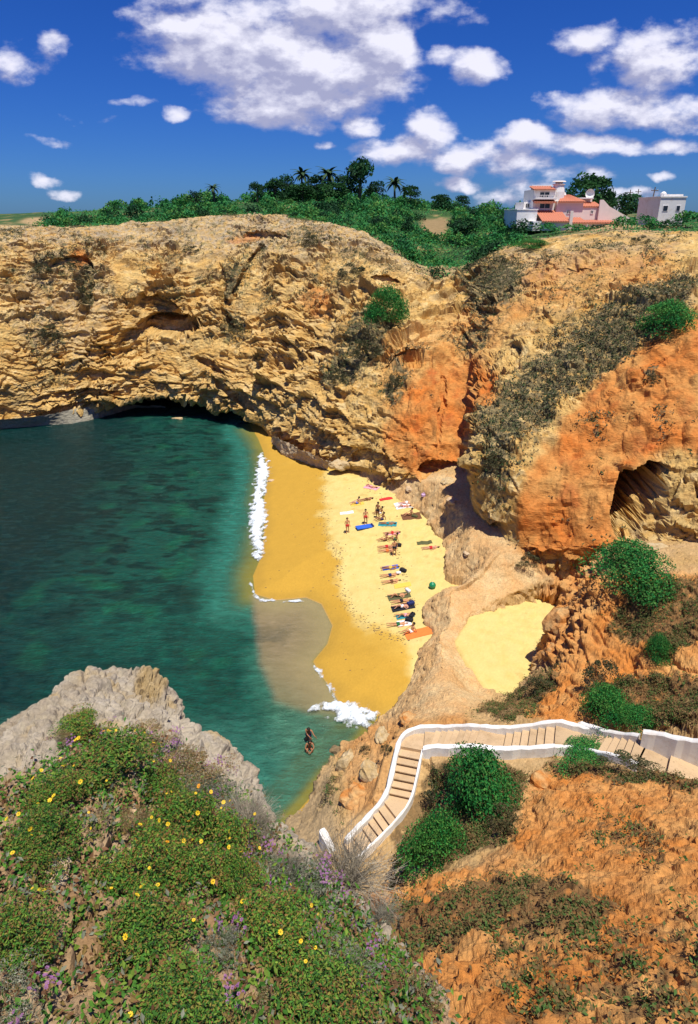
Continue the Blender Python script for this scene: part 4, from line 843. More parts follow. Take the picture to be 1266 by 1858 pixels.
# ------------------------------------------------------------------ single bushes on cliff and hillside
BV = [crown_mesh('vivid_leaves', 9000, .052, VIV+[(.05,.13,.03)], 60+i, k=44, spread=.72, lr=(.24, .40), low=-.1) for i in range(2)]
BO = [crown_mesh('olive_leaves', 3000, .062, OLV+[(.04,.07,.025)], 70+i, k=18, spread=.78, lr=(.12, .40)) for i in range(2)]
for (f, px, py, w_, h_, ms, lab) in [
 (cliff_at,697,572,80,66,BV,'bright green bush on the cliff face below the gully'),(cliff_at,1198,588,120,56,BV,'long bright green bush on the slope at the right edge'),(cliff_at,565,440,40,26,BO,'dull olive bush just under the cliff brow'),
 (cliff_at,893,850,44,38,BO,'dark olive bush on top of the rounded rock buttress'),(cliff_at,1182,690,30,18,BO,'small grey-green bush alone on the orange slope'),(cliff_at,1160,440,40,16,BO,'low olive bush on the brow beneath the right-hand white house'),
 (cliff_at,155,545,30,44,BO,'tall dull olive bush in the vertical cleft left of the small cave'),(cliff_at,80,500,50,22,BO,'olive bush on a ledge at the far left of the cliff'),(cliff_at,130,485,36,18,BO,'low olive bush beside the small orange scar'),(cliff_at,95,610,44,30,BO,'olive bush midway down the far left cliff'),(cliff_at,345,452,30,16,BO,'small olive bush under the brow above the small cave'),(cliff_at,640,500,60,30,BO,'broad olive bush on the cliff above the bright green one'),(cliff_at,665,640,56,44,BO,'wide olive bush in the shallow gully below the bright green one'),(cliff_at,608,690,36,26,BO,'olive bush at the lower left of the shallow gully'),(cliff_at,712,700,30,36,BO,'upright olive bush at the left edge of the orange recess'),
 (cliff_at,427,600,30,26,BO,'olive bush right of the small cave'),(cliff_at,925,925,16,14,BO,'tiny bush on the buttress flank above the shelf'),(cliff_at,960,445,60,16,BV,'green mat of leaves on the brow below the villa'),
 (near_at,1145,1042,170,66,BV,'large bright green bush on the ledge in front of the right-hand cave'),(near_at,957,1022,44,26,BO,'small olive bush where the pale shelf meets the orange bank'),
 (near_at,880,1460,175,120,BV,'tall bright green bush directly below the white stair parapet'),(near_at,790,1560,120,120,BV,'bright green bush beside the bottom flight of the stairs'),(near_at,800,1435,90,60,BO,'brown-green bush between the stair corner and the tall green bush'),
 (near_at,730,1585,64,70,BO,'dark olive bush at the foot of the stairs'),(near_at,920,1500,70,60,BO,'dark olive bush right of the tall green bush'),(near_at,1070,1378,120,22,BV,'green creeper mat under the upper stair parapet'),(near_at,1150,1412,130,34,BO,'olive creeper mat below the top of the stairs'),
 (near_at,1095,1290,96,62,BV,'green bush on the bank above the upper stairs'),(near_at,1165,1310,80,40,BV,'low green bush on the bank near the high white wall'),(near_at,1195,1190,60,50,BV,'green bush high on the bank at the right edge'),(near_at,975,1255,60,34,BO,'olive bush on the bank above the sand pocket'),
 (near_at,1095,1245,90,60,BO,'olive bush in the middle of the right bank'),(near_at,845,1462,40,30,BV,'green tuft between the two bright bushes below the stairs'),(near_at,700,1362,26,24,BO,'small bush tucked outside the stair corner'),(near_at,660,1362,22,16,BO,'small dry bush on the orange block by the water')]:
    w_0 = f(px, py)-(np.array([0, .9, 0]) if ms is BV and f is cliff_at else 0); bush_at('bush', lab, px, py, 0, w_, h_, ms, w=w_0-np.array([0, 0, .1*h_*pxm(w_0)]), sy=w_*.8)

for i_, (px, py, w_, h_, lab) in enumerate([(948,420,50,24,'dark hedge bush at the left foot of the villa terrace'),(990,421,46,18,'green hedge bush below the villa front annex'),(1040,421,60,14,'low hedge bush below the villa porch'),(1085,420,50,14,'low hedge bush below the right end of the porch'),
    (1130,414,40,22,'green hedge bush at the low end of the garden wall'),(1165,412,50,22,'green bush between garden wall and right-hand house'),(1205,414,60,18,'green bush in front of the right-hand house'),(1245,412,50,30,'green bush at the right corner of the right-hand house')]):
    bush_at('bush', lab, px, py, 97 if px < 1100 else 90, w_, h_, BUSH if i_ % 3 else BUSHD)
# ------------------------------------------------------------------ villa on the right skyline
B0 = PY(1037, 412, 104); KH = pxm(B0)*.99
def hx(px): return (px-1035)*KH
def hz(py): return (412-py)*KH
V_ = empty('villa', B0, 0, 'white stepped villa with terracotta roofs and a round chimney tower on the clifftop', 'villa')
def blk(name, x0, x1, y0, y1, d0, d1, mat, par=None, bev=.03):
    mb = MB(); mb.box(hx(x0), hx(x1), d0, d1, hz(y1), hz(y0)); return mb.build(name, mat, V_ if par is None else par, bevel=bev)
def roof(name, x0, x1, ye, yr, d0, d1, par=None, hip=0.0):
    """lean-to / hipped tile roof, eaves at row ye in front (d0), ridge at row yr behind (d1), with tile ribs"""
    mb = MB(); a, b = hx(x0), hx(x1); ze, zr = hz(ye), hz(yr); n_ = max(3, int((b-a)/.35)); h_ = hip*(b-a)/2
    for k in range(n_):
        u0, u1 = k/n_, (k+1)/n_; um = (u0+u1)/2; f = lambda u_: a+(b-a)*u_; g_ = lambda u_: a+h_+(b-a-2*h_)*u_
        mb.add([(f(u0), d0, ze), (f(um), d0, ze+.09), (f(u1), d0, ze), (g_(u1), d1, zr), (g_(um), d1, zr+.09), (g_(u0), d1, zr)], [(0, 1, 4, 5), (1, 2, 3, 4)])
    mb.add([(a, d0, ze-.12), (b, d0, ze-.12), (g_(1), d1, zr-.1), (g_(0), d1, zr-.1)], [(0, 1, 2, 3)])
    mb.add([(a, d0, ze-.12), (a, d0, ze), (b, d0, ze), (b, d0, ze-.12)], [(0, 1, 2, 3)])
    return mb.build(name, M['tile'], V_ if par is None else par)
def window(x0, x1, y0, y1, d, par):
    w = MB(); w.box(hx(x0)-.06, hx(x1)+.06, d-.06, d+.02, hz(y1)-.06, hz(y1)); w.box(hx(x0)-.06, hx(x1)+.06, d-.06, d+.02, hz(y0), hz(y0)+.06)
    w.box(hx(x0)-.06, hx(x0), d-.06, d+.02, hz(y1), hz(y0)); w.box(hx(x1), hx(x1)+.06, d-.06, d+.02, hz(y1), hz(y0)); m_ = (hx(x0)+hx(x1))/2; w.box(m_-.03, m_+.03, d-.05, d, hz(y1), hz(y0))
    o_ = w.build('window', M['white'], par); g_ = MB(); g_.box(hx(x0), hx(x1), d-.012, d+.01, hz(y1), hz(y0)); g_.build('pane', M['glass'], o_); return o_
blk('terrace', 931, 968, 383, 414, -.5, 8, M['white']); blk('terrace_coping', 930, 969, 381.6, 383.2, -.6, 8.1, M['white'])
blk('rear_wing', 951, 1000, 369, 384, 2.5, 8, M['white']); window(955, 961, 372, 379, 2.49, V_)
blk('tower', 963, 1003, 348, 415, 1.0, 7, M['white']); roof('roof', 961, 1002, 348.5, 342, .5, 3.6); blk('parapet_wall', 966, 1003, 340, 349, 3.7, 3.95, M['white'])
window(974, 991, 353, 361, .99, V_); window(976, 994, 372.5, 380, .99, V_)
blk('balcony', 962, 1001, 362.5, 365.5, -.3, 1, M['white']); roof('canopy_roof', 961, 1001, 370.5, 366.5, -.5, .98)
for k in range(9): blk('baluster', 963+4.5*k, 964+4.5*k, 359, 362.5, -.28, -.16, M['white'], bev=0)
blk('handrail', 962, 1001, 358, 359, -.3, -.14, M['white'], bev=0)
mb = MB(); cx_ = hx(1011); mb.tube([(cx_, 2.2, hz(400)), (cx_, 2.2, hz(352)), (cx_, 2.2, hz(340))], [.95, .95, .78], 18); mb.build('chimney_tower', M['white'], V_, smooth=False)
mb = MB(); mb.tube([(cx_, 2.2, hz(340)), (cx_, 2.2, hz(338.6))], [.95, .95], 18); mb.tube([(cx_, 2.2, hz(338.4)), (cx_, 2.2, hz(335.5))], [.55, .55], 12); mb.tube([(cx_, 2.2, hz(335.4)), (cx_, 2.2, hz(333.6))], [1.05, .9], 18); mb.build('chimney_cap', M['wall_pink'], V_)
blk('main_wall', 1004, 1052, 368, 415, .2, 6, M['wall_pink']); roof('hip_roof', 1004, 1056, 369, 357, -.2, 3.2, hip=.75); roof('side_roof', 1030, 1088, 377.5, 369, .3, 3.6)
mb = MB(); mb.tube([(hx(1027), 3.1, hz(357.5)), (hx(1027), 3.1, hz(352))], [.28, .05], 8); mb.build('finial', M['white'], V_)
blk('east_wall', 1052, 1090, 378, 415, .4, 7, M['wall_pink']); blk('roof_slab', 1054, 1079, 361.5, 364, 2.4, 5, M['white']); blk('roof_box', 1056, 1082, 364, 375, 3.7, 5, M['wall_pink'])
window(1024, 1030, 384, 389, .19, V_); window(1068, 1072, 384, 389, .39, V_); window(1086, 1089.5, 383, 389, .39, V_)
blk('front_annex', 953, 1017, 402, 418, -3.2, .15, M['white']); roof('annex_roof', 968, 1016, 402.2, 384, -3.6, .9); blk('pillar', 1016.5, 1022, 385, 416, -3.4, -2.9, M['wall_pink'])
roof('porch_roof', 1023, 1050, 404.5, 396, -3.4, .15); blk('porch_wall', 1023, 1104, 404.8, 416, -3.1, .1, M['wall_pink']); roof('porch_roof', 1051, 1105, 404.5, 400.5, -3.4, .3)
mb = MB(); mb.add([(hx(1080), -.2, hz(418)), (hx(1139), -.2, hz(418)), (hx(1139), -.2, hz(397)), (hx(1118), -.2, hz(387)), (hx(1098), -.2, hz(377)), (hx(1086), -.2, hz(366)), (hx(1080), -.2, hz(366))]+
    [(hx(1080), .1, hz(418)), (hx(1139), .1, hz(418)), (hx(1139), .1, hz(397)), (hx(1118), .1, hz(387)), (hx(1098), .1, hz(377)), (hx(1086), .1, hz(366)), (hx(1080), .1, hz(366))],
    [(0, 1, 2, 3, 4, 5, 6), (13, 12, 11, 10, 9, 8, 7)]+[(k, 7+k, 7+(k+1) % 7, (k+1) % 7) for k in range(7)]); mb.build('gable_wall', M['wall_pink'], V_)
# dish
dsh = empty('satellite_dish', B0+np.array([hx(1073), 3.2, hz(361)]), 0, 'round white satellite dish standing on the flat roof of the villa', 'satellite dish')
mb = MB(); R_ = .72; vs = []; fs = []
for i in range(6):
    for k in range(20): r_ = R_*i/5; vs.append((r_*math.cos(k*math.pi/10), -.25+.35*(i/5)**2*-1+.3, r_*math.sin(k*math.pi/10)+.5))
for i in range(5):
    for k in range(20): fs.append((i*20+k, i*20+(k+1) % 20, (i+1)*20+(k+1) % 20, (i+1)*20+k))
mb.add(vs, fs); mb.build('reflector', M['white'], dsh, smooth=True); mb = MB(); mb.tube([(0, .15, -.1), (0, .15, .45)], .05, 6); mb.tube([(0, -.2, .5), (0, -.6, .5)], .03, 5); mb.build('mast', M['metal'], dsh)
# house at the right edge
B1 = PY(1205, 400, 94); V2 = empty('house', B1, 0, 'plain white flat-roofed house with a small dark window at the right edge of the clifftop', 'house'); s1 = pxm(B1)
def b2(name, x0, x1, y0, y1, d0, d1, mat, par=None):
    mb = MB(); mb.box((x0-1205)*s1, (x1-1205)*s1, d0, d1, (400-y1)*s1, (400-y0)*s1); return mb.build(name, mat, par or V2, bevel=.02)
b2('wall', 1192, 1238, 362, 408, 0, 7, M['white']); b2('roof', 1191, 1239, 359.5, 362, -.1, 7.1, M['white']); b2('parapet', 1203, 1238, 356, 359.4, 1, 1.3, M['white'])
w_ = b2('window', 1198, 1208, 374.5, 385, -.05, .01, M['white']); b2('pane', 1199, 1207, 375.5, 383.8, -.07, -.052, M['glass'], w_)
w_ = b2('window', 1222, 1230, 374.5, 385, -.05, .01, M['white']); b2('pane', 1223, 1229, 375.5, 383.8, -.07, -.052, M['glass'], w_)
mb = MB(); mb.tube([(.2, 2, (400-361)*s1), (.2, 2, (400-354)*s1), (.2, 2, (400-351)*s1)], [.4, .4, .12], 12); mb.build('chimney', M['white'], V2)
B2 = PY(1117, 392, 128); s2 = pxm(B2); V3 = empty('outbuilding', B2, 0, 'small pale blue-white gabled building behind the villa garden wall', 'building')
mb = MB(); w1 = 9*s2; mb.add([(-w1, 0, 0), (w1, 0, 0), (w1, 0, 20*s2), (-w1*.1, 0, 34*s2), (-w1, 0, 30*s2), (-w1, 4, 0), (w1, 4, 0), (w1, 4, 20*s2), (-w1*.1, 4, 34*s2), (-w1, 4, 30*s2)], [(0, 1, 2, 3, 4), (9, 8, 7, 6, 5)]+[(k, 5+k, 5+(k+1) % 5, (k+1) % 5) for k in range(5)]); mb.build('wall', plain('bluish_plaster', (.62, .68, .74), .8, .06), V3)
mb = MB(); mb.box(w1*.3, w1*.7, -.03, .02, 8*s2, 14*s2); mb.build('window', M['glass'], V3)
for (px, p0, p1, ln, lab) in [(1139,378,347,0,'leftmost of three wooden utility poles between villa and right-hand house'),(1153,380,346,0,'middle one of three wooden utility poles between villa and right-hand house'),(1176,392,344,.35,'tallest and slightly leaning utility pole, nearest the right-hand house')]:
    b_ = PY(px, p0, 118 if ln == 0 else 98); s_ = pxm(b_); e = empty('utility_pole', b_, 0, lab, 'utility pole'); h_ = (p0-p1)*s_
    mb = MB(); mb.tube([(0, 0, -.6), (ln, 0, h_)], [.10, .07], 7); mb.build('pole', M['wood'], e); mb = MB(); mb.box(ln-.5, ln+.5, -.06, .06, h_-.5, h_-.4); mb.build('crossarm', M['wood'], e)
    mb = MB()
    for q_ in (-.4, 0, .4): mb.tube([(ln+q_, 0, h_-.4), (ln+q_, 0, h_-.28)], .035, 6)
    mb.build('insulators', M['white'], e)

# ------------------------------------------------------------------ rocks lying about
def rock_mesh(seed, sub=3, flat=.7):
    bm = bmesh.new(); bmesh.ops.create_icosphere(bm, subdivisions=sub, radius=1); v = np.array([q_.co[:] for q_ in bm.verts])
    f1_, f2_, c_ = worley(v*1.3+seed*7.1); d_ = 1+fbm(v*.9+seed*3.3, 3)*.7+(c_-.5)*.25*sstep(0, .2, f2_-f1_)-.10*sstep(.15, 0, f2_-f1_)+fbm(v*4+seed, 2)*.08
    v = v*d_[:, None]*np.array([1, .85, flat])
    for q_, w_ in zip(bm.verts, v): q_.co = w_
    me = bpy.data.meshes.new('rock'); bm.to_mesh(me); bm.free()
    a = me.color_attributes.new('Col', 'FLOAT_COLOR', 'POINT'); n_ = fbm(v*2+seed, 3); c = mixc(C3(.50,.34,.15)[None], C3(.62,.48,.28)[None], np.clip(.5+n_*2, 0, 1)) if seed < 20 else mixc(C3(.58,.22,.05)[None], C3(.62,.38,.16)[None], np.clip(.5+n_*2, 0, 1)) if seed >= 30 else mixc(C3(.60,.40,.22)[None], C3(.66,.52,.34)[None], np.clip(.5+n_*2, 0, 1))
    a.data.foreach_set('color', np.concatenate([c, np.ones((len(c), 1))], 1).astype(np.float32).ravel()); me.materials.append(M['near_rock']); return me
RM = [rock_mesh(i) for i in range(5)]; RP = [rock_mesh(20+i) for i in range(3)]; RO = [rock_mesh(30+i) for i in range(3)]
for j, (f, px, py, w_, h_, ms, lab) in enumerate([(cliff_at,613,842,42,30,RM,'dark-based square boulder wedged under the cliff at the back of the beach'),(near_at,748,1112+0,1,1,RM,''),
 (near_at,800,1062,34,18,RP,'low pale rock in the gap beside the green ball'),(near_at,630,1375,46,64,RM,'tall upright golden block at the water edge left of the stairs'),(near_at,672,1396,50,50,RM,'rounded golden block between the upright block and the stair parapet'),
 (near_at,650,1440,60,50,RM,'big orange block beside the lower stair flight'),(near_at,690,1330,44,26,RM,'golden boulder at the waterline below the stair corner'),(near_at,745,1300,50,22,RM,'low orange boulder just outside the stair corner'),
 (near_at,725,1590,36,24,RP,'pale rounded boulder below the foot of the stairs'),(near_at,985,1415,52,40,RM,'cracked orange boulder jutting below the upper parapet'),(near_at,1018,1120,64,80,RM,'large split orange block at the top left of the right bank'),
 (near_at,1000,1180,40,50,RM,'narrow upright slab under the split orange block'),(near_at,690,1635,60,50,RM,'orange boulder at the very bottom beside the grey bush'),(near_at,740,885,22,12,RP,'small pale stone on the shelf near the pink bag'),
 (near_at,822,905,30,14,RP,'heap-like pale stone on the shelf below the orange recess'),(near_at,815,868,36,16,RM,'brownish stone fallen out of the orange recess'),(near_at,845,1000,16,9,RP,'tiny stone on the open middle of the shelf'),
 (near_at,1190,990,50,24,RM,'broad tan boulder behind the bright bush under the cave'),(near_at,1120,960,26,16,RM,'small orange stone in the mouth of the right-hand cave'),(knoll_at,238,1470,30,16,RP,'smooth pale stone among the foreground flowers'),(knoll_at,75,1590,130,60,RP,'large sloping pale rock in the lower left foreground'),(knoll_at,200,1575,60,26,RM,'tan stone between the left and middle flowering bushes')]):
    if not lab: continue
    if 'orange' in lab.split(' jutting')[0].split(' block at')[0] and f is near_at and 'recess' not in lab: ms = RO
    if 'slab under the split' in lab: ms = RO
    p = f(px, py); s = pxm(p)
    tag(link('boulder', ms[j % len(ms)], loc=p-np.array([0, 0, .12*h_*s]), rot=(0, 0, j*1.3), scale=(w_*s*.45, w_*s*.42, h_*s*.55)), lab, 'boulder')
# the tilted slab at the head of the beach and the wave-cut ledge
def slab(name, top, thick, label, cat, mat, colr, kind=None, n_=70, amp=.25):
    T = np.array([PZ(*q_) for q_ in top]).reshape(2, -1, 3); k = T.shape[1]; tt = np.arange(k, dtype=float)
    G = catmull(T, tt, n_*2, 1); G = G[0][None]+(G[1]-G[0])[None]*np.linspace(0, 1, n_)[:, None, None]
    lo_ = G[:1]*1; lo_[..., 2] -= thick; G = np.concatenate([lo_, G]); P_ = G.reshape(-1, 3).copy(); nr = normals(G).reshape(-1, 3); nr *= np.sign(nr[:, 2:3].mean())
    P_ += nr*(fbm(P_*.9, 4)*amp*2+fbm(P_*3, 3)*amp*.6)[:, None]; c = np.tile(colr, (len(P_), 1))*(1+.35*fbm(P_*1.8, 4))[:, None]
    o_ = link(name, mesh_np(name, P_, grid_faces(n_+1, n_*2), mat, c)); return tag(o_, label, cat, kind=kind)
slab('fallen_slab', [(492,796,.8),(515,822,.8),(550,840,.8),(592,856,1.0),(497,790,2.3),(525,805,2.5),(560,822,2.8),(598,838,2.6)], 1.2, 'long pale tilted rock slab lying along the cliff foot at the head of the beach', 'rock slab', M['near_rock'], (.56,.42,.25))
slab('wave_cut_ledge', [(-200,800,-.3),(60,776,-.2),(140,770,-.2),(200,755,-.2),(250,741,-.2),(300,741,-.2),(-200,775,1.6),(60,756,1.7),(140,741,1.8),(190,737,1.7),(240,735,1.0),(300,737,.3)], 1.5, 'pale wave-cut rock ledge at the waterline under the left cliff', 'rock ledge', M['rock'], (.34,.31,.23), amp=.12)
tag(link('rock', RM[1], loc=PZ(322, 760, 0), scale=(.9, .5, .35)), 'small dark rock just breaking the water in the sea cave', 'rock')
tag(link('rock', RP[1], loc=PZ(493, 872, .12), scale=(.42, .4, .14)), 'flat sandy-yellow stone half buried beside the white surf', 'rock')

# ------------------------------------------------------------------ surf
m, t, p, o = new_mat('foam'); n_ = nnoise(t, 5, 5, .6); t.links.new(nramp(t, n_.outputs['Fac'], [(.3, (.50, .58, .62)), (.62, (.80, .83, .85))]), p.inputs['Base Color']); p.inputs['Roughness'].default_value = .8; nbump(t, p, n_.outputs['Fac'], .10); M['foam'] = m
fa_ = t.nodes.new('ShaderNodeAttribute'); fa_.attribute_name = 'cover'; n2_ = nnoise(t, 9, 6, .7); ml = t.nodes.new('ShaderNodeMath'); ml.operation = 'MULTIPLY_ADD'; t.links.new(n2_.outputs['Fac'], ml.inputs[0]); ml.inputs[1].default_value = 2.2; ml.inputs[2].default_value = -1.25
ad_ = t.nodes.new('ShaderNodeMath'); ad_.operation = 'ADD'; ad_.use_clamp = True; t.links.new(ml.outputs[0], ad_.inputs[0]); t.links.new(fa_.outputs['Fac'], ad_.inputs[1])
tr = t.nodes.new('ShaderNodeBsdfTransparent'); mx = t.nodes.new('ShaderNodeMixShader'); t.links.new(ad_.outputs[0], mx.inputs[0]); t.links.new(tr.outputs[0], mx.inputs[1]); t.links.new(p.outputs[0], mx.inputs[2]); t.links.new(mx.outputs[0], o.inputs[0])
def foam(poly, h_, thr, label, res=.07, soft=.5):
    W_ = np.array([PZ(a, b, .1)[:2] for a, b in poly]); x0, y0 = W_.min(0)-.4; x1, y1 = W_.max(0)+.4; nx_ = int((x1-x0)/res); ny_ = int((y1-y0)/res)
    X_, Y_ = np.meshgrid(np.linspace(x0, x1, nx_), np.linspace(y0, y1, ny_)); q_ = np.c_[X_.ravel(), Y_.ravel()]; s_ = sdpoly(q_[:, 0], q_[:, 1], W_); q3 = np.c_[q_, s_*0]
    den = s_/soft+fbm(q3*1.6+3, 5)*2.2+thr; keep = den > 0
    bz_ = np.maximum(beachz(sdpoly(q_[:, 0], q_[:, 1], land), q_), .0); z_ = bz_+.035+np.clip(den, 0, 1.2)*h_*.55*(.7+fbm(q3*2.5, 3)*.9)+fbm(q3*7, 2)*.02
    Fc = grid_faces(ny_, nx_); Fc = Fc[keep[Fc].all(1)]
    return tag(link('surf', mesh_np('surf', np.c_[q_, z_], Fc, M['foam'], smooth=True, attrs={'cover': np.clip(den*1.1, 0, 1.3)})), label, kind='stuff')
foam([(472,822),(486,838),(489,858),(481,886),(478,905),(485,933),(479,961),(479,998),(470,1019),(460,1008),(452,961),(453,924),(462,886),(465,850)], .45, .25, 'white surf breaking along the upper beach')
foam([(561,1287),(598,1273),(611,1271),(624,1273),(647,1279),(683,1292),(689,1304),(670,1314),(643,1318),(622,1306),(601,1298),(584,1291)], .50, .3, 'white surf breaking against the rocks below the stairs')
foam([(456,1055),(462,1072),(476,1084),(520,1088),(560,1084),(560,1089),(510,1093),(470,1090),(458,1076),(450,1050)], .05, .0, 'thin foam line at the top of the backwash', soft=.25)
foam([(566,1195),(580,1212),(598,1238),(612,1262),(617,1276),(606,1276),(596,1258),(580,1232),(566,1212)], .06, -.1, 'thin foam line at the lower edge of the backwash', soft=.25)

# ------------------------------------------------------------------ specks of weed and pebbles on the sand
r3 = np.random.default_rng(12); lines = [[(590,858),(586,900),(590,950),(598,985),(618,1010),(612,1050),(626,1095),(660,1130),(700,1150),(742,1165)],[(655,868),(690,905),(712,960),(722,1000),(733,1040),(740,1075),(755,1100)]]
pts = []
for li, ln in enumerate(lines):
    for i in range(len(ln)-1):
        for _ in range(60 if li == 0 else 34):
            t_ = r3.random(); pts.append((ln[i][0]+(ln[i+1][0]-ln[i][0])*t_+r3.normal()*(6.5 if li == 0 else 3), ln[i][1]+(ln[i+1][1]-ln[i][1])*t_+r3.normal()*5))
for _ in range(170): pts.append((r3.uniform(480, 760), r3.uniform(860, 1230)))
Vp = []; Fp = []
for a, b in pts:
    w_ = PZ(a, b, 1.6)
    zz = beach_at(w_[0], w_[1]) if True else 0
    w_ = PZ(a, b, zz); zz = beach_at(w_[0], w_[1])
    if zz < .15: continue
    r_ = r3.uniform(.015, .06); k0 = len(Vp); ph = r3.random()*3; ex = r3.uniform(1, 2.4)
    for k in range(5): Vp.append((w_[0]+math.cos(ph+k*1.2566)*r_*ex, w_[1]+math.sin(ph+k*1.2566)*r_, zz-.01))
    Vp.append((w_[0], w_[1], zz+r_*.7)); Fp += [(k0+k, k0+(k+1) % 5, k0+5) for k in range(5)]
tag(link('seaweed_and_pebbles', mesh_np('seaweed_and_pebbles', np.array(Vp), np.array(Fp), plain('dried_weed', (.17, .11, .055), .95, .4))), 'dark specks of dried weed and pebbles along the tide lines', kind='stuff')

# ------------------------------------------------------------------ people
def skin_body(J, E, name='person'):
    me = bpy.data.meshes.new('sk'); me.from_pydata([j[0] for j in J], [], []); me.edges.add(len(E)); me.edges.foreach_set('vertices', np.array(E).ravel()); me.update()
    o_ = bpy.data.objects.new('sk', me); COL.objects.link(o_); md = o_.modifiers.new('s', 'SKIN'); md.use_smooth_shade = True
    sk = me.skin_vertices[0].data
    for i, j in enumerate(J): sk[i].radius = (j[1], j[2] if len(j) > 2 else j[1]); sk[i].use_root = (i == 0)
    ss = o_.modifiers.new('u', 'SUBSURF'); ss.levels = 1; ss.render_levels = 1
    dg = bpy.context.evaluated_depsgraph_get(); out = bpy.data.meshes.new_from_object(o_.evaluated_get(dg)); out.name = name
    bpy.data.objects.remove(o_); bpy.data.meshes.remove(me); return out
def pose(kind):
    """joints of one figure, about 1.7 m tall; origin at the ground under the hips"""
    j = {}
    if kind == 'stand': j = dict(pel=(0,0,.93), chest=(0,.02,1.28), neck=(0,.02,1.45), head=(0,0,1.62), hipL=(-.10,0,.88), kneeL=(-.11,-.03,.48), ankL=(-.12,.02,.09), toeL=(-.13,-.14,.03), hipR=(.10,0,.88), kneeR=(.13,-.02,.48), ankR=(.16,.02,.09), toeR=(.18,-.14,.03), shL=(-.19,.02,1.40), elL=(-.25,.04,1.12), wrL=(-.23,-.06,.87), shR=(.19,.02,1.40), elR=(.26,.03,1.12), wrR=(.25,-.08,.87), hd=(0,-.02,-.09))
    if kind == 'wade': j = dict(pel=(0,0,.70), chest=(.05,-.12,1.02), neck=(.10,-.22,1.17), head=(.14,-.30,1.30), hipL=(-.10,0,.66), kneeL=(-.12,-.08,.30), ankL=(-.13,.02,-.08), toeL=(-.14,-.14,-.14), hipR=(.10,0,.66), kneeR=(.14,-.04,.30), ankR=(.17,.03,-.08), toeR=(.18,-.13,-.14), shL=(-.10,-.18,1.14), elL=(.10,-.36,.95), wrL=(.32,-.42,.86), shR=(.26,-.10,1.12), elR=(.44,-.20,.94), wrR=(.62,-.30,.92), hd=(.08,-.03,-.03))
    if kind == 'crouch': j = dict(pel=(0,0,.22), chest=(.02,-.10,.55), neck=(.03,-.16,.70), head=(.04,-.20,.86), hipL=(-.10,0,.18), kneeL=(-.16,-.38,.30), ankL=(-.13,-.24,-.12), toeL=(-.14,-.38,-.16), hipR=(.10,0,.18), kneeR=(.18,-.36,.28), ankR=(.15,-.22,-.12), toeR=(.17,-.36,-.16), shL=(-.17,-.12,.66), elL=(-.24,-.28,.44), wrL=(-.10,-.44,.36), shR=(.21,-.12,.66), elR=(.28,-.30,.46), wrR=(.12,-.46,.38), hd=(.04,-.06,-.03))
    if kind == 'lie': j = dict(pel=(0,0,.11), chest=(.34,.01,.12), neck=(.52,.01,.13), head=(.69,.01,.14), hipL=(-.05,-.10,.10), kneeL=(-.46,-.13,.12), ankL=(-.85,-.15,.07), toeL=(-.98,-.17,.05), hipR=(-.05,.10,.10), kneeR=(-.46,.14,.09), ankR=(-.86,.18,.07), toeR=(-.98,.22,.05), shL=(.46,-.19,.12), elL=(.24,-.30,.07), wrL=(.02,-.29,.06), shR=(.46,.21,.12), elR=(.60,.38,.07), wrR=(.78,.26,.07), hd=(-.02,.0,-.0))
    if kind == 'kneeup': j = dict(pel=(0,0,.11), chest=(.34,.01,.12), neck=(.52,.01,.14), head=(.68,.01,.16), hipL=(-.05,-.10,.10), kneeL=(-.38,-.12,.40), ankL=(-.62,-.13,.07), toeL=(-.75,-.14,.04), hipR=(-.05,.10,.10), kneeR=(-.46,.14,.12), ankR=(-.86,.18,.07), toeR=(-.96,.20,.12), shL=(.46,-.19,.12), elL=(.28,-.32,.07), wrL=(.10,-.20,.17), shR=(.46,.21,.12), elR=(.24,.30,.07), wrR=(.02,.30,.06), hd=(-.02,.0,-.0))
    if kind == 'sit': j = dict(pel=(0,0,.12), chest=(.14,.01,.43), neck=(.18,.01,.59), head=(.17,0,.76), hipL=(-.05,-.10,.11), kneeL=(-.40,-.14,.34), ankL=(-.66,-.14,.08), toeL=(-.80,-.15,.05), hipR=(-.05,.10,.11), kneeR=(-.44,.14,.22), ankR=(-.78,.16,.08), toeR=(-.90,.18,.10), shL=(.17,-.18,.54), elL=(.28,-.26,.30), wrL=(.34,-.25,.07), shR=(.17,.20,.54), elR=(-.02,.28,.36), wrR=(-.24,.22,.30), hd=(0,.0,-.02))
    return j
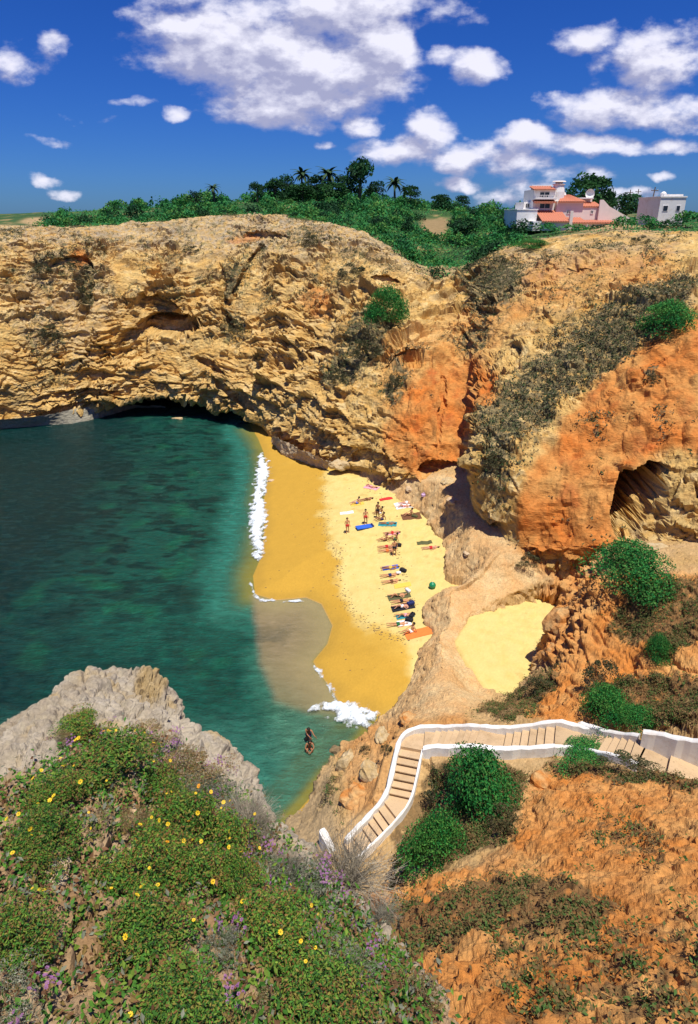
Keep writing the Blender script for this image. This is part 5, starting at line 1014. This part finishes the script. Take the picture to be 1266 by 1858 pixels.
def make_person(kind):
    j = pose(kind); Vv = lambda k: Vector(j[k]); J = []; E = []
    def add(p_, r_, par=None): J.append((tuple(p_), r_, r_*.82 if r_ > .1 else r_)); i_ = len(J)-1; (E.append((par, i_)) if par is not None else None); return i_
    pel = add(Vv('pel'), .125); mid_ = add((Vv('pel')+Vv('chest'))/2, .105, pel); ch = add(Vv('chest'), .135, mid_); nk = add(Vv('neck'), .05, ch); up_ = (Vv('head')-Vv('neck'))
    h0 = add(Vv('head')-up_*.30, .075, nk); hd_ = add(Vv('head')+up_*.05, .098, h0); add(Vv('head')+up_*.42, .075, hd_)
    face = Vector((0, -1, 0)) if kind in ('stand', 'wade', 'crouch') else (Vector((-1, 0, 0)) if kind == 'sit' else Vector((0, 0, 1)))
    add(Vv('head')-up_*.02+face*.115, .014, hd_)                # nose
    for s_ in 'LR':
        hp_ = add(Vv('hip'+s_), .092, pel); add_m = add((Vv('hip'+s_)+Vv('knee'+s_))/2, .080, hp_); kn = add(Vv('knee'+s_), .058, add_m); cf = add(Vv('knee'+s_).lerp(Vv('ank'+s_), .35), .058, kn); an = add(Vv('ank'+s_), .038, cf); add(Vv('toe'+s_), .034, an)
        sh_ = add(Vv('sh'+s_), .058, ch); el = add(Vv('el'+s_), .042, sh_); wr = add(Vv('wr'+s_), .027, el); d_ = (Vv('wr'+s_)-Vv('el'+s_)).normalized(); sd_ = d_.cross(face); sd_ = sd_.normalized() if sd_.length > .1 else d_.orthogonal().normalized()
        pm_ = add(Vv('wr'+s_)+d_*.06, .034, wr)
        for q_, L_ in ((-.036, .075), (-.012, .09), (.012, .085), (.034, .065)):
            k1 = add(Vv('wr'+s_)+d_*(.10)+sd_*q_, .011, pm_); add(Vv('wr'+s_)+d_*(.10+L_*.8)+sd_*q_*1.2+face*.02, .008, k1)
        t1 = add(Vv('wr'+s_)+d_*.05-sd_*.055, .013, pm_); add(Vv('wr'+s_)+d_*.10-sd_*.085+face*.01, .010, t1)
    body = skin_body(J, E)
    sw = MB(); a_, b_ = Vv('pel'), Vv('chest'); d_ = (b_-a_).normalized()
    sw.tube([a_-d_*.10, a_-d_*.03, a_+d_*.09], [.128, .172, .150], 12)
    for s_ in 'LR': k_ = Vv('hip'+s_); kk_ = Vv('knee'+s_); sw.tube([k_, k_.lerp(kk_, .32)], [.105, .10], 10)
    swim = sw.mesh('swimwear', M['white'], smooth=True)
    bm = bmesh.new(); bmesh.ops.create_uvsphere(bm, u_segments=14, v_segments=9, radius=.118); c_ = Vv('head')+up_*.12-face*.03
    bmesh.ops.delete(bm, geom=[q_ for q_ in bm.verts if q_.co.dot(face) > .065 and q_.co.dot(up_.normalized()) < .06], context='VERTS')
    for q_ in bm.verts: q_.co = q_.co*1.02+c_
    hair = bpy.data.meshes.new('hair'); bm.to_mesh(hair); bm.free(); hair.polygons.foreach_set('use_smooth', [True]*len(hair.polygons))
    return body, swim, hair
BODY = {k: make_person(k) for k in ('stand', 'wade', 'crouch', 'lie', 'kneeup', 'sit')}
SK = [plain('tanned_skin', (.52, .25, .12), .55, .1), plain('brown_skin', (.32, .14, .065), .55, .1), plain('pink_skin', (.55, .27, .17), .55, .1)]
HR = [plain('dark_hair', (.018, .012, .008), .7, .2), plain('brown_hair', (.09, .045, .02), .7, .2)]
CLM = {}
def cloth(name, c):
    if name not in CLM: CLM[name] = plain(name+'_cloth', c, .85, .12, 6)
    return CLM[name]
CC = dict(red=(.55,.03,.03), black=(.015,.015,.02), green=(.02,.14,.05), blue=(.03,.12,.55), white=(.8,.8,.8), navy=(.02,.03,.12), orange=(.75,.20,.04), pink=(.75,.35,.42), teal=(.03,.25,.28), brown=(.16,.07,.03), yellow=(.75,.5,.08), olive=(.10,.10,.04))
def person(kind, p, rz, sk, hr, sw, label, sc=.88):
    b_, s_, h_ = BODY[kind]; b2_ = b_.copy(); b2_.materials.clear(); b2_.materials.append(SK[sk]); s2_ = s_.copy(); s2_.materials.clear(); s2_.materials.append(cloth(sw, CC[sw])); h2_ = h_.copy(); h2_.materials.clear(); h2_.materials.append(HR[hr])
    o_ = link('person', b2_, loc=p, rot=(0, 0, rz), scale=sc); link('swimwear', s2_, o_); link('hair', h2_, o_); return tag(o_, label, 'person')
def on_sand(px, py):
    z_ = 1.8
    for _ in range(6): w_ = PZ(px, py, z_); z_ = beach_at(w_[0], w_[1])
    w_ = PZ(px, py, z_); d_ = (NEP[:, 0]-w_[0])**2+(NEP[:, 1]-w_[1])**2; k = np.argmin(d_)
    if NEP[k, 2] > z_: w_ = w_.copy(); w_[2] = NEP[k, 2]
    return w_
def towel(px, py, col, label, rz=.15, L_=1.7, W_=.75):
    p_ = on_sand(px, py); nx_, ny_ = 18, 9; X_, Y_ = np.meshgrid(np.linspace(-L_/2, L_/2, nx_), np.linspace(-W_/2, W_/2, ny_)); q_ = np.c_[X_.ravel(), Y_.ravel(), X_.ravel()*0]
    c_, s_ = math.cos(rz), math.sin(rz); wx = p_[0]+q_[:, 0]*c_-q_[:, 1]*s_; wy = p_[1]+q_[:, 0]*s_+q_[:, 1]*c_; xy_ = np.c_[wx, wy]; bz_ = beachz(sdpoly(wx, wy, land), xy_)
    q_[:, 2] = bz_-p_[2]+.035+fbm(np.c_[wx, wy, wx*0]*4, 2)*.02; q_[:, 0], q_[:, 1] = wx-p_[0], wy-p_[1]
    V2_ = np.concatenate([q_, q_-np.array([0, 0, .025])]); fg = grid_faces(ny_, nx_); n0 = len(q_); rim = [i for i in range(nx_)]+[nx_*(r+1)-1 for r in range(1, ny_)]+[nx_*ny_-1-i for i in range(1, nx_)]+[nx_*r for r in range(ny_-2, 0, -1)]
    sd_ = [(rim[i], rim[(i+1) % len(rim)], rim[(i+1) % len(rim)]+n0, rim[i]+n0) for i in range(len(rim))]
    me = mesh_np('towel', V2_, np.concatenate([fg, fg[:, ::-1]+n0, np.array(sd_)]), cloth(col, CC[col]), smooth=False); return tag(link('towel', me, loc=p_), label, 'towel')
def bag(px, py, col, label, s=.22):
    p_ = on_sand(px, py); e = empty('bag', p_, px*.3, label, 'bag'); mb = MB(); mb.box(-s*1.3, s*1.3, -s*.7, s*.7, 0, s*1.2); mb.build('bag_body', cloth(col, CC[col]), e, bevel=s*.35)
    mb = MB(); mb.tube([(-s*.7, 0, s*1.1), (-s*.5, 0, s*1.7), (s*.5, 0, s*1.7), (s*.7, 0, s*1.1)], s*.08, 5); mb.build('handle', cloth(col, CC[col]), e); return e
person('stand', on_sand(630, 967), .5, 0, 1, 'red', 'bare-chested person standing alone on the sand nearest the wet beach')
person('stand', on_sand(663, 951), .2, 0, 0, 'red', 'person in red trunks standing just above the blue air mattress')
person('stand', on_sand(685, 940), -.6, 1, 0, 'black', 'tallest-looking dark-tanned person standing in the group by the blue mattress', .95)
person('sit', on_sand(693, 943), .3, 1, 0, 'navy', 'person in navy swimwear sitting next to the standing dark-tanned person')
person('lie', on_sand(704, 951), -.15, 1, 0, 'teal', 'dark sunbather lying on a teal towel right of the blue mattress'); towel(703, 951, 'teal', 'teal towel under the sunbather right of the blue mattress', -.15)
person('lie', on_sand(665, 907), .35, 1, 0, 'brown', 'lone dark sunbather lying high on the sand above the standing group')
person('kneeup', on_sand(674, 884), -.6, 2, 1, 'pink', 'pink-skinned sunbather at the very top of the beach'); towel(674, 885, 'pink', 'pink towel at the very top of the beach', -.6)
person('lie', on_sand(738, 913), .15, 2, 1, 'white', 'pale sunbather lying beneath the rock edge on the upper right of the beach'); person('kneeup', on_sand(733, 920), .15, 2, 0, 'pink', 'sunbather with one knee raised just below the pale sunbather by the rock edge')
towel(734, 917, 'white', 'wide white towel shared by two sunbathers by the rock edge', .15, 1.9, 1.4)
towel(746, 937, 'brown', 'rumpled dark brown towel below the white one by the rock edge', .1, 1.8, 1.2); person('sit', on_sand(744, 935), .2, 0, 0, 'brown', 'person sitting on the dark brown towel'); bag(752, 939, 'olive', 'olive bag on the dark brown towel')
person('sit', on_sand(699, 981), .1, 0, 1, 'brown', 'tanned person sitting upright left of the person in green'); person('sit', on_sand(717, 980), -.2, 1, 0, 'green', 'dark-haired person in green swimwear sitting in the middle group')
person('lie', on_sand(702, 993), .10, 0, 1, 'red', 'upper one of two sunbathers lying side by side in the middle group'); person('lie', on_sand(703, 1000), .12, 0, 0, 'orange', 'lower one of two sunbathers lying side by side in the middle group')
bag(722, 991, 'black', 'black bag beside the two middle sunbathers'); bag(715, 995, 'navy', 'navy bag between the black bag and the middle sunbathers', .18)
person('lie', on_sand(782, 995), .12, 2, 0, 'red', 'reddish sunbather lying alone against the foot of the rock shelf'); 
person('lie', on_sand(708, 1045), .13, 0, 0, 'navy', 'upper sunbather of the pair lying level with the green ball'); person('lie', on_sand(711, 1056), .16, 0, 0, 'brown', 'lower sunbather of the pair lying level with the green ball'); bag(731, 1037, 'black', 'black bag above the heads of the sunbathing pair')
bag(723, 1041, 'white', 'small white bag at the heads of the sunbathing pair', .15)
towel(724, 1082, 'olive', 'olive green towel under a sunbather', .13); person('kneeup', on_sand(723, 1082), .13, 0, 1, 'olive', 'sunbather with a raised knee on the olive green towel')
person('lie', on_sand(729, 1092), .13, 0, 0, 'black', 'sunbather lying between the olive and the black towel'); towel(731, 1102, 'black', 'black towel with rounded corners under a sunbather', .13); person('kneeup', on_sand(730, 1102), .13, 2, 0, 'white', 'sunbather in white on the black towel')
bag(745, 1097, 'navy', 'navy bag at the head of the black towel'); bag(740, 1073, 'white', 'white bag beside the olive towel', .18)
person('lie', on_sand(723, 1134), .05, 0, 0, 'green', 'sunbather in green shorts lying left of the big orange towel'); towel(733, 1131, 'white', 'white towel under the shoulders of the sunbather in green', .05, 1.0, .7)
bag(747, 1119, 'black', 'upper one of two black bags above the orange towel'); bag(742, 1127, 'black', 'lower one of two black bags above the orange towel')
towel(762, 1148, 'orange', 'large bright orange towel spread at the foot of the rocks', .22, 2.1, .9); person('sit', on_sand(746, 1147), .3, 0, 0, 'white', 'person in white sitting at the left end of the orange towel')
person('wade', PZ(560, 1346, -.12), -.4, 1, 0, 'navy', 'bather wading in the shallows, bent forward with one arm stretched out', .92); person('crouch', PZ(561, 1361, -.12), .1, 1, 0, 'black', 'bather crouching waist-deep just in front of the wading one', .92)
# air mattress, ball, pink bag
am = on_sand(663, 957); e = empty('air_mattress', am, .33, 'bright blue air mattress lying on the sand beside the standing group', 'air mattress')
for k in range(5):
    mb = MB(); y_ = (k-2)*.135; mb.tube([(-.90, y_, .09), (-.86, y_, .09), (.55, y_, .09), (.58, y_, .09)], [.03, .075, .075, .03], 10); mb.build('tube', cloth('blue', CC['blue']), e, smooth=True)
mb = MB(); mb.tube([(.66, -.28, .12), (.66, -.24, .12), (.66, .24, .12), (.66, .28, .12)], [.04, .11, .11, .04], 10); mb.build('pillow', cloth('navy', CC['navy']), e, smooth=True)
gb = on_sand(784, 1067)+np.array([0, 0, .05]); bm = bmesh.new(); bmesh.ops.create_uvsphere(bm, u_segments=24, v_segments=14, radius=.27); me = bpy.data.meshes.new('ball'); bm.to_mesh(me); bm.free(); me.polygons.foreach_set('use_smooth', [True]*len(me.polygons)); me.materials.append(plain('green_plastic', (.01, .22, .09), .35, .05, 3, 0, .5))
bl = link('beach_ball', me, loc=gb+np.array([0, 0, .2])); tag(bl, 'round dark green beach ball at the edge of the rocks', 'ball'); mb = MB(); mb.tube([(0, 0, .265), (0, 0, .29)], .03, 8); mb.build('valve', cloth('white', CC['white']), bl)
p = near_at(765, 899); e = empty('bag', p, .3, 'lilac-pink beach bag left on the pale rock shelf', 'bag'); mb = MB(); mb.box(-.22, .22, -.14, .14, 0, .3); mb.build('bag_body', cloth('lilac', (.62, .42, .65)), e, bevel=.08); mb = MB(); mb.tube([(-.12, 0, .27), (-.1, 0, .42), (.1, 0, .42), (.12, 0, .27)], .02, 5); mb.build('handle', cloth('lilac', (.62, .42, .65)), e)

for px, py, c_, lab, rz in [(648,915,'yellow','yellow towel lying by itself high on the left of the dry sand',.2),(629,931,'white','small cream towel by itself above the lone standing person',.1),(712,968,'pink','pink towel between the middle group and the teal towel',.1),(700,905,'red','red towel left of the white shared towel',.2),
    (730,1062,'yellow','yellow towel below the heads of the sunbathing pair',.1),(735,1118,'teal','teal towel between the black towel and the two black bags',.1),(708,1030,'blue','blue towel just above the sunbathing pair',.1),(770,985,'olive','olive towel above the reddish sunbather',.1)]:
    towel(px, py, c_, lab, rz, 1.3, .55)
for k_, px, py, c_, sk_, lab in [('lie',712,968,'red',0,'sunbather lying on the pink towel between the groups'),('sit',648,914,'blue',2,'pale person sitting on the yellow towel high on the left'),('kneeup',736,1118,'pink',0,'sunbather with a raised knee on the teal towel above the bags'),('lie',709,1031,'yellow',1,'dark sunbather lying on the blue towel above the pair'),
    ('sit',690,932,'white',1,'person in white sitting behind the group by the blue mattress'),('stand',715,1008,'black',0,'person standing between the middle group and the sunbathing pair')]:
    person(k_, on_sand(px, py), .12, sk_, 0, c_, lab)

# ------------------------------------------------------------------ foreground plants
def plant_mesh(name, n_, leaf, pal, seed, k=12, aspect=.42):
    r4 = np.random.default_rng(seed); P_, d_, w = crown_pts(r4, n_, k, spread=.82, lr=(.18, .46), low=-.05, inner=.25); pal = np.array(pal)
    tip = np.clip((np.linalg.norm(P_, axis=1)-.35)/.6, 0, 1); ci = np.clip((r4.random(n_)*.8+r4.random(k)[w]*.35)*len(pal), 0, len(pal)-1).astype(int)
    c = pal[ci]*(.7+.6*r4.random(n_))[:, None]; V, Fc, cc_ = leafcloud(P_, d_*.6+np.array([0, 0, .5]), leaf, c, r4, aspect); return mesh_np(name, V, Fc, M['leaf'], cc_)
FG = [(.05,.15,.02),(.07,.20,.03),(.10,.24,.03),(.18,.28,.04),(.03,.08,.02),(.26,.22,.05),(.22,.11,.04)]
PG = [plant_mesh('leaves', 6800, .070, FG, 90+i, 24) for i in range(4)]
PO = [plant_mesh('leaves', 3200, .055, [(.25,.17,.06),(.30,.20,.09),(.14,.15,.05),(.20,.10,.05),(.33,.26,.15)], 100+i, 12) for i in range(2)]
PGY = [plant_mesh('leaves', 3000, .070, [(.22,.23,.17),(.30,.30,.24),(.16,.18,.11),(.12,.13,.08)], 110+i, 12, .22) for i in range(2)]
def twig_mesh(seed, n_=420, r=.0042, colr=None):
    r4 = np.random.default_rng(seed); Vt = []; Ft = []; Ct = []
    def seg(a, b, r0, r1, c):
        d_ = b-a; L_ = np.linalg.norm(d_); d_ = d_/(L_+1e-9); u_ = np.cross(d_, [.3, .5, .8]); u_ /= np.linalg.norm(u_); w_ = np.cross(d_, u_); k0 = len(Vt)
        for q_, rr_ in ((a, r0), (b, r1)):
            for k in range(3): Vt.append(q_+(u_*math.cos(k*2.094)+w_*math.sin(k*2.094))*rr_); Ct.append(c)
        for k in range(3): Ft.append((k0+k, k0+(k+1) % 3, k0+3+(k+1) % 3, k0+3+k))
    for i in range(n_):
        ph = r4.random()*6.283; el_ = math.acos(.05+.95*r4.random()); d_ = np.array([math.sin(el_)*math.cos(ph), math.sin(el_)*math.sin(ph), math.cos(el_)]); L_ = .6+.45*r4.random(); a = d_*.05+r4.normal(size=3)*.03; c = np.array([.27,.24,.19])*(.5+.9*r4.random())
        m1 = a+d_*L_*.5+r4.normal(size=3)*.05+np.array([0, 0, .05]); e_ = a+d_*L_+r4.normal(size=3)*.09; seg(a, m1, r*1.5, r, c); seg(m1, e_, r, r*.4, c)
        for k in range(5): t_ = .35+.6*r4.random(); o_ = a+(e_-a)*t_+(m1-(a+e_)/2)*math.sin(t_*3.14); seg(o_, o_+(d_*.6+r4.normal(size=3)*.55)*.17*(.6+r4.random()), r*.6, r*.25, c*(.8+.5*r4.random()))
    return mesh_np('twigs', np.array(Vt), np.array(Ft), M['twig'], np.array(Ct))
TW = [twig_mesh(1), twig_mesh(2)]
def flower_mesh(name, pet, r, col, n_=1, spread=0, seed=1):
    r4 = random.Random(seed); mb = MB()
    for q_ in range(n_):
        o_ = Vector((r4.gauss(0, spread), r4.gauss(0, spread), r4.gauss(0, spread*.5))) if n_ > 1 else Vector(); tl_ = (r4.uniform(-.5, .5), r4.uniform(-.5, .5))
        for k in range(pet):
            a = 2*math.pi*k/pet; b = a+math.pi/pet*.9; c = a-math.pi/pet*.9; f = lambda an, rr, z_: (o_[0]+math.cos(an)*rr, o_[1]+math.sin(an)*rr, o_[2]+z_+rr*(tl_[0]*math.cos(an)+tl_[1]*math.sin(an)))
            mb.add([f(a, r*.12, 0), f(c, r*.7, .1*r), f(a, r, .22*r), f(b, r*.7, .1*r)], [(0, 1, 2, 3)])
    m_ = plain(name, col, .6, .15, 40); return mb.mesh('flower', m_)
YF = flower_mesh('yellow_petal', 8, .027, (.85, .55, .02)); OF = flower_mesh('orange_petal', 8, .032, (.85, .33, .01)); PF = [flower_mesh('purple_petal', 6, .017, (.27, .11, .25), 16, .05, i) for i in range(2)]
M['stem'] = plain('plant_stem', (.09, .10, .035), .8, .3)
def stem_mesh(seed):
    mb = MB(); r4 = random.Random(seed)
    for k in range(14): a = k*.45*6.28/2.8; x_, y_ = math.cos(a), math.sin(a); L_ = r4.uniform(.5, .8); mb.tube([(0, 0, -.25), (x_*.25, y_*.25, .15), (x_*L_*.7, y_*L_*.7, L_*.6)], [.02, .014, .006], 4)
    return mb.mesh('stems', M['stem'])
STM = stem_mesh(4)
r5 = np.random.default_rng(77); NP_ = 0
def fplant(px, py, wpx, hpx, ms, label, yellow=0, purple=0, orange=0, name='flowering_bush', cat='bush', stems=True, at=knoll_at, dz=0):
    global NP_; NP_ += 1; p = at(px, py); s = pxm(p); e = empty(name, p+np.array([0, 0, dz]), NP_*1.9, label, cat); sx = wpx*s/1.9; sz = hpx*s*.62
    me = ms[NP_ % len(ms)]; o_ = link('foliage' if me not in TW else 'twigs', me, e, scale=(sx, sx, sz))
    if stems: link('stems', STM, e, scale=(sx, sx, sz))
    for n_, fm in ((yellow, YF), (purple, None), (orange, OF)):
        for q_ in range(int(n_*1.8) if fm else n_):
            th = r5.random()*6.283; zz = .25+.72*r5.random(); rr_ = math.sqrt(1-zz*zz)*1.12; m_ = fm or PF[q_ % 2]
            link('flower', m_, e, loc=(rr_*sx*math.cos(th), rr_*sx*math.sin(th), zz*sz*1.24), rot=(r5.normal()*.45-.1, r5.normal()*.45, r5.random()*6), scale=r5.uniform(.35, .8) if fm else r5.uniform(.4, .8))
            if not fm: COL.objects[-1]['kind'] = 'stuff'
    return e
for a_ in [
 (190,1430,200,100,PG,'big leafy bush with yellow flowers below the grey rock crest',11,0,2),(100,1470,130,84,PG,'leafy yellow-flowered bush at the left edge below the crest',6,0,0),(285,1445,110,76,PG,'leafy bush on the right of the crest bush, one yellow flower',2,0,0),
 (80,1530,150,96,PG,'dense leafy bush in the middle of the left edge',6,0,0),(70,1575,130,90,PG,'lowest leafy bush on the left edge above the pale sloping rock',4,0,0),(150,1325,100,50,PG,'small bush of dull leaves topped with a purple flower tuft, high on the rock crest',0,3,0),
 (325,1515,150,110,PG,'leafy bush with orange and yellow flowers at the centre of the foreground mass',6,0,3),(400,1545,140,110,PG,'leafy bush on the right side of the centre mass',5,0,0),(260,1590,160,110,PG,'broad leafy bush at the bottom left of the centre mass',5,0,1),(350,1615,150,100,PG,'broad leafy bush at the bottom of the centre mass',4,0,0),
 (430,1610,110,90,PG,'leafy bush next to the purple heather at the bottom',3,0,1),(205,1650,150,90,PG,'leafy bush below the tan stone in the lowest left foreground',4,0,0)]: fplant(a_[0], a_[1], a_[2], a_[3], a_[4], a_[5], a_[6], a_[7], a_[8])
for a_ in [(255,1345,90,34,PO,'low rusty dry plant on the grey rock crest',0,0),(330,1400,110,54,PO,'rusty brown plant with purple flowers on the rock slope',0,8),(290,1365,90,40,PO,'dry plant with two purple tufts above the rusty one',0,4),(380,1420,110,52,PO,'rusty plant with purple flowers near the right rock edge',0,7),
 (395,1460,120,60,PGY,'pale grey-green heather right of the leafy centre bushes',0,3),(330,1455,100,56,PGY,'pale grey-green heather behind the orange flowers',0,0),(200,1500,90,36,PO,'dry orange-brown plant between two leafy bushes',0,0),(260,1490,60,30,PO,'small dry plant beside the smooth pale stone',0,0),
 (480,1600,110,80,PGY,'grey heather with purple flowers at the bottom centre',0,7),(560,1620,120,74,PGY,'grey-green heather with purple flowers at the bottom right of centre',0,7),(440,1530,70,50,PO,'brown dry plant below the grey twiggy bush',0,0),(110,1345,50,22,PO,'tiny dry plant on the left side of the rock crest',0,1)]:
    fplant(a_[0], a_[1], a_[2], a_[3], a_[4], a_[5], a_[6], a_[7], name='heather' if a_[4] is PGY else 'dry_plant', cat='plant')
for a_ in [(450,1500,130,100,'grey leafless twiggy bush on the rock edge above the sea'),(635,1600,190,150,'large grey leafless bush in front of the foot of the stairs'),(520,1590,90,80,'small grey twiggy bush left of the large leafless bush'),(690,1665,90,70,'grey twiggy bush in the right corner of the headland')]:
    fplant(a_[0], a_[1], a_[2], a_[3], TW, a_[4], name='bare_bush', stems=False)
# the nearest ground, below the picture's heather: more of the same plants
for a_ in [(20,1725,170,100,PG,'large leafy bush at the left edge just above the bottom row',3,0),(150,1745,120,60,PO,'rusty dry plant between two large leafy bushes near the bottom',0,1),(270,1725,190,110,PG,'large leafy bush left of centre just above the bottom row',3,0),(400,1740,100,70,PGY,'pale grey heather amid the large leafy bushes near the bottom',0,4),
    (500,1715,170,110,PG,'large leafy bush near the middle just above the bottom row',3,0),(-10,1850,190,110,PGY,'near grey-green heather in the bottom left corner',0,4),(130,1860,230,120,PG,'very near leafy bush, leftmost in the bottom row',2,0),(320,1850,200,110,PG,'very near leafy bush, second in the bottom row',2,0),(450,1865,130,60,PO,'near rusty dry plant in the middle of the bottom row',0,2),(580,1850,220,120,PG,'very near leafy bush, rightmost in the bottom row',2,0)]:
    fplant(a_[0], a_[1], a_[2], a_[3], a_[4], a_[5], a_[6], a_[7], name='flowering_bush' if a_[4] is PG else ('heather' if a_[4] is PGY else 'dry_plant'), cat='bush' if a_[4] is PG else 'plant')
fplant(620, 1760, 130, 90, PGY, 'near grey heather with purple flowers right of the bottom leafy bushes', 0, 6, name='heather', cat='plant'); fplant(750, 1830, 130, 80, PO, 'near dry brown plant at the bottom of the headland edge', name='dry_plant', cat='plant')
kw_ = (KNT < 6.6)*(KNG[1] > 1290)*regmask(KNG[0], KNG[1], [[(40,1420),(150,1320),(280,1340),(430,1440),(560,1580),(760,1750),(800,2000),(-200,2000),(-200,1450)]], 20)
tufts('ground_leaves', 'mixed low leaves and dry stems covering the headland soil', KNP, KNN, kw_+1e-6, 5200, .045, 9, .07, FG[:4]+[(.25,.17,.06),(.20,.10,.05),(.22,.23,.17)], 9, 'ground cover')
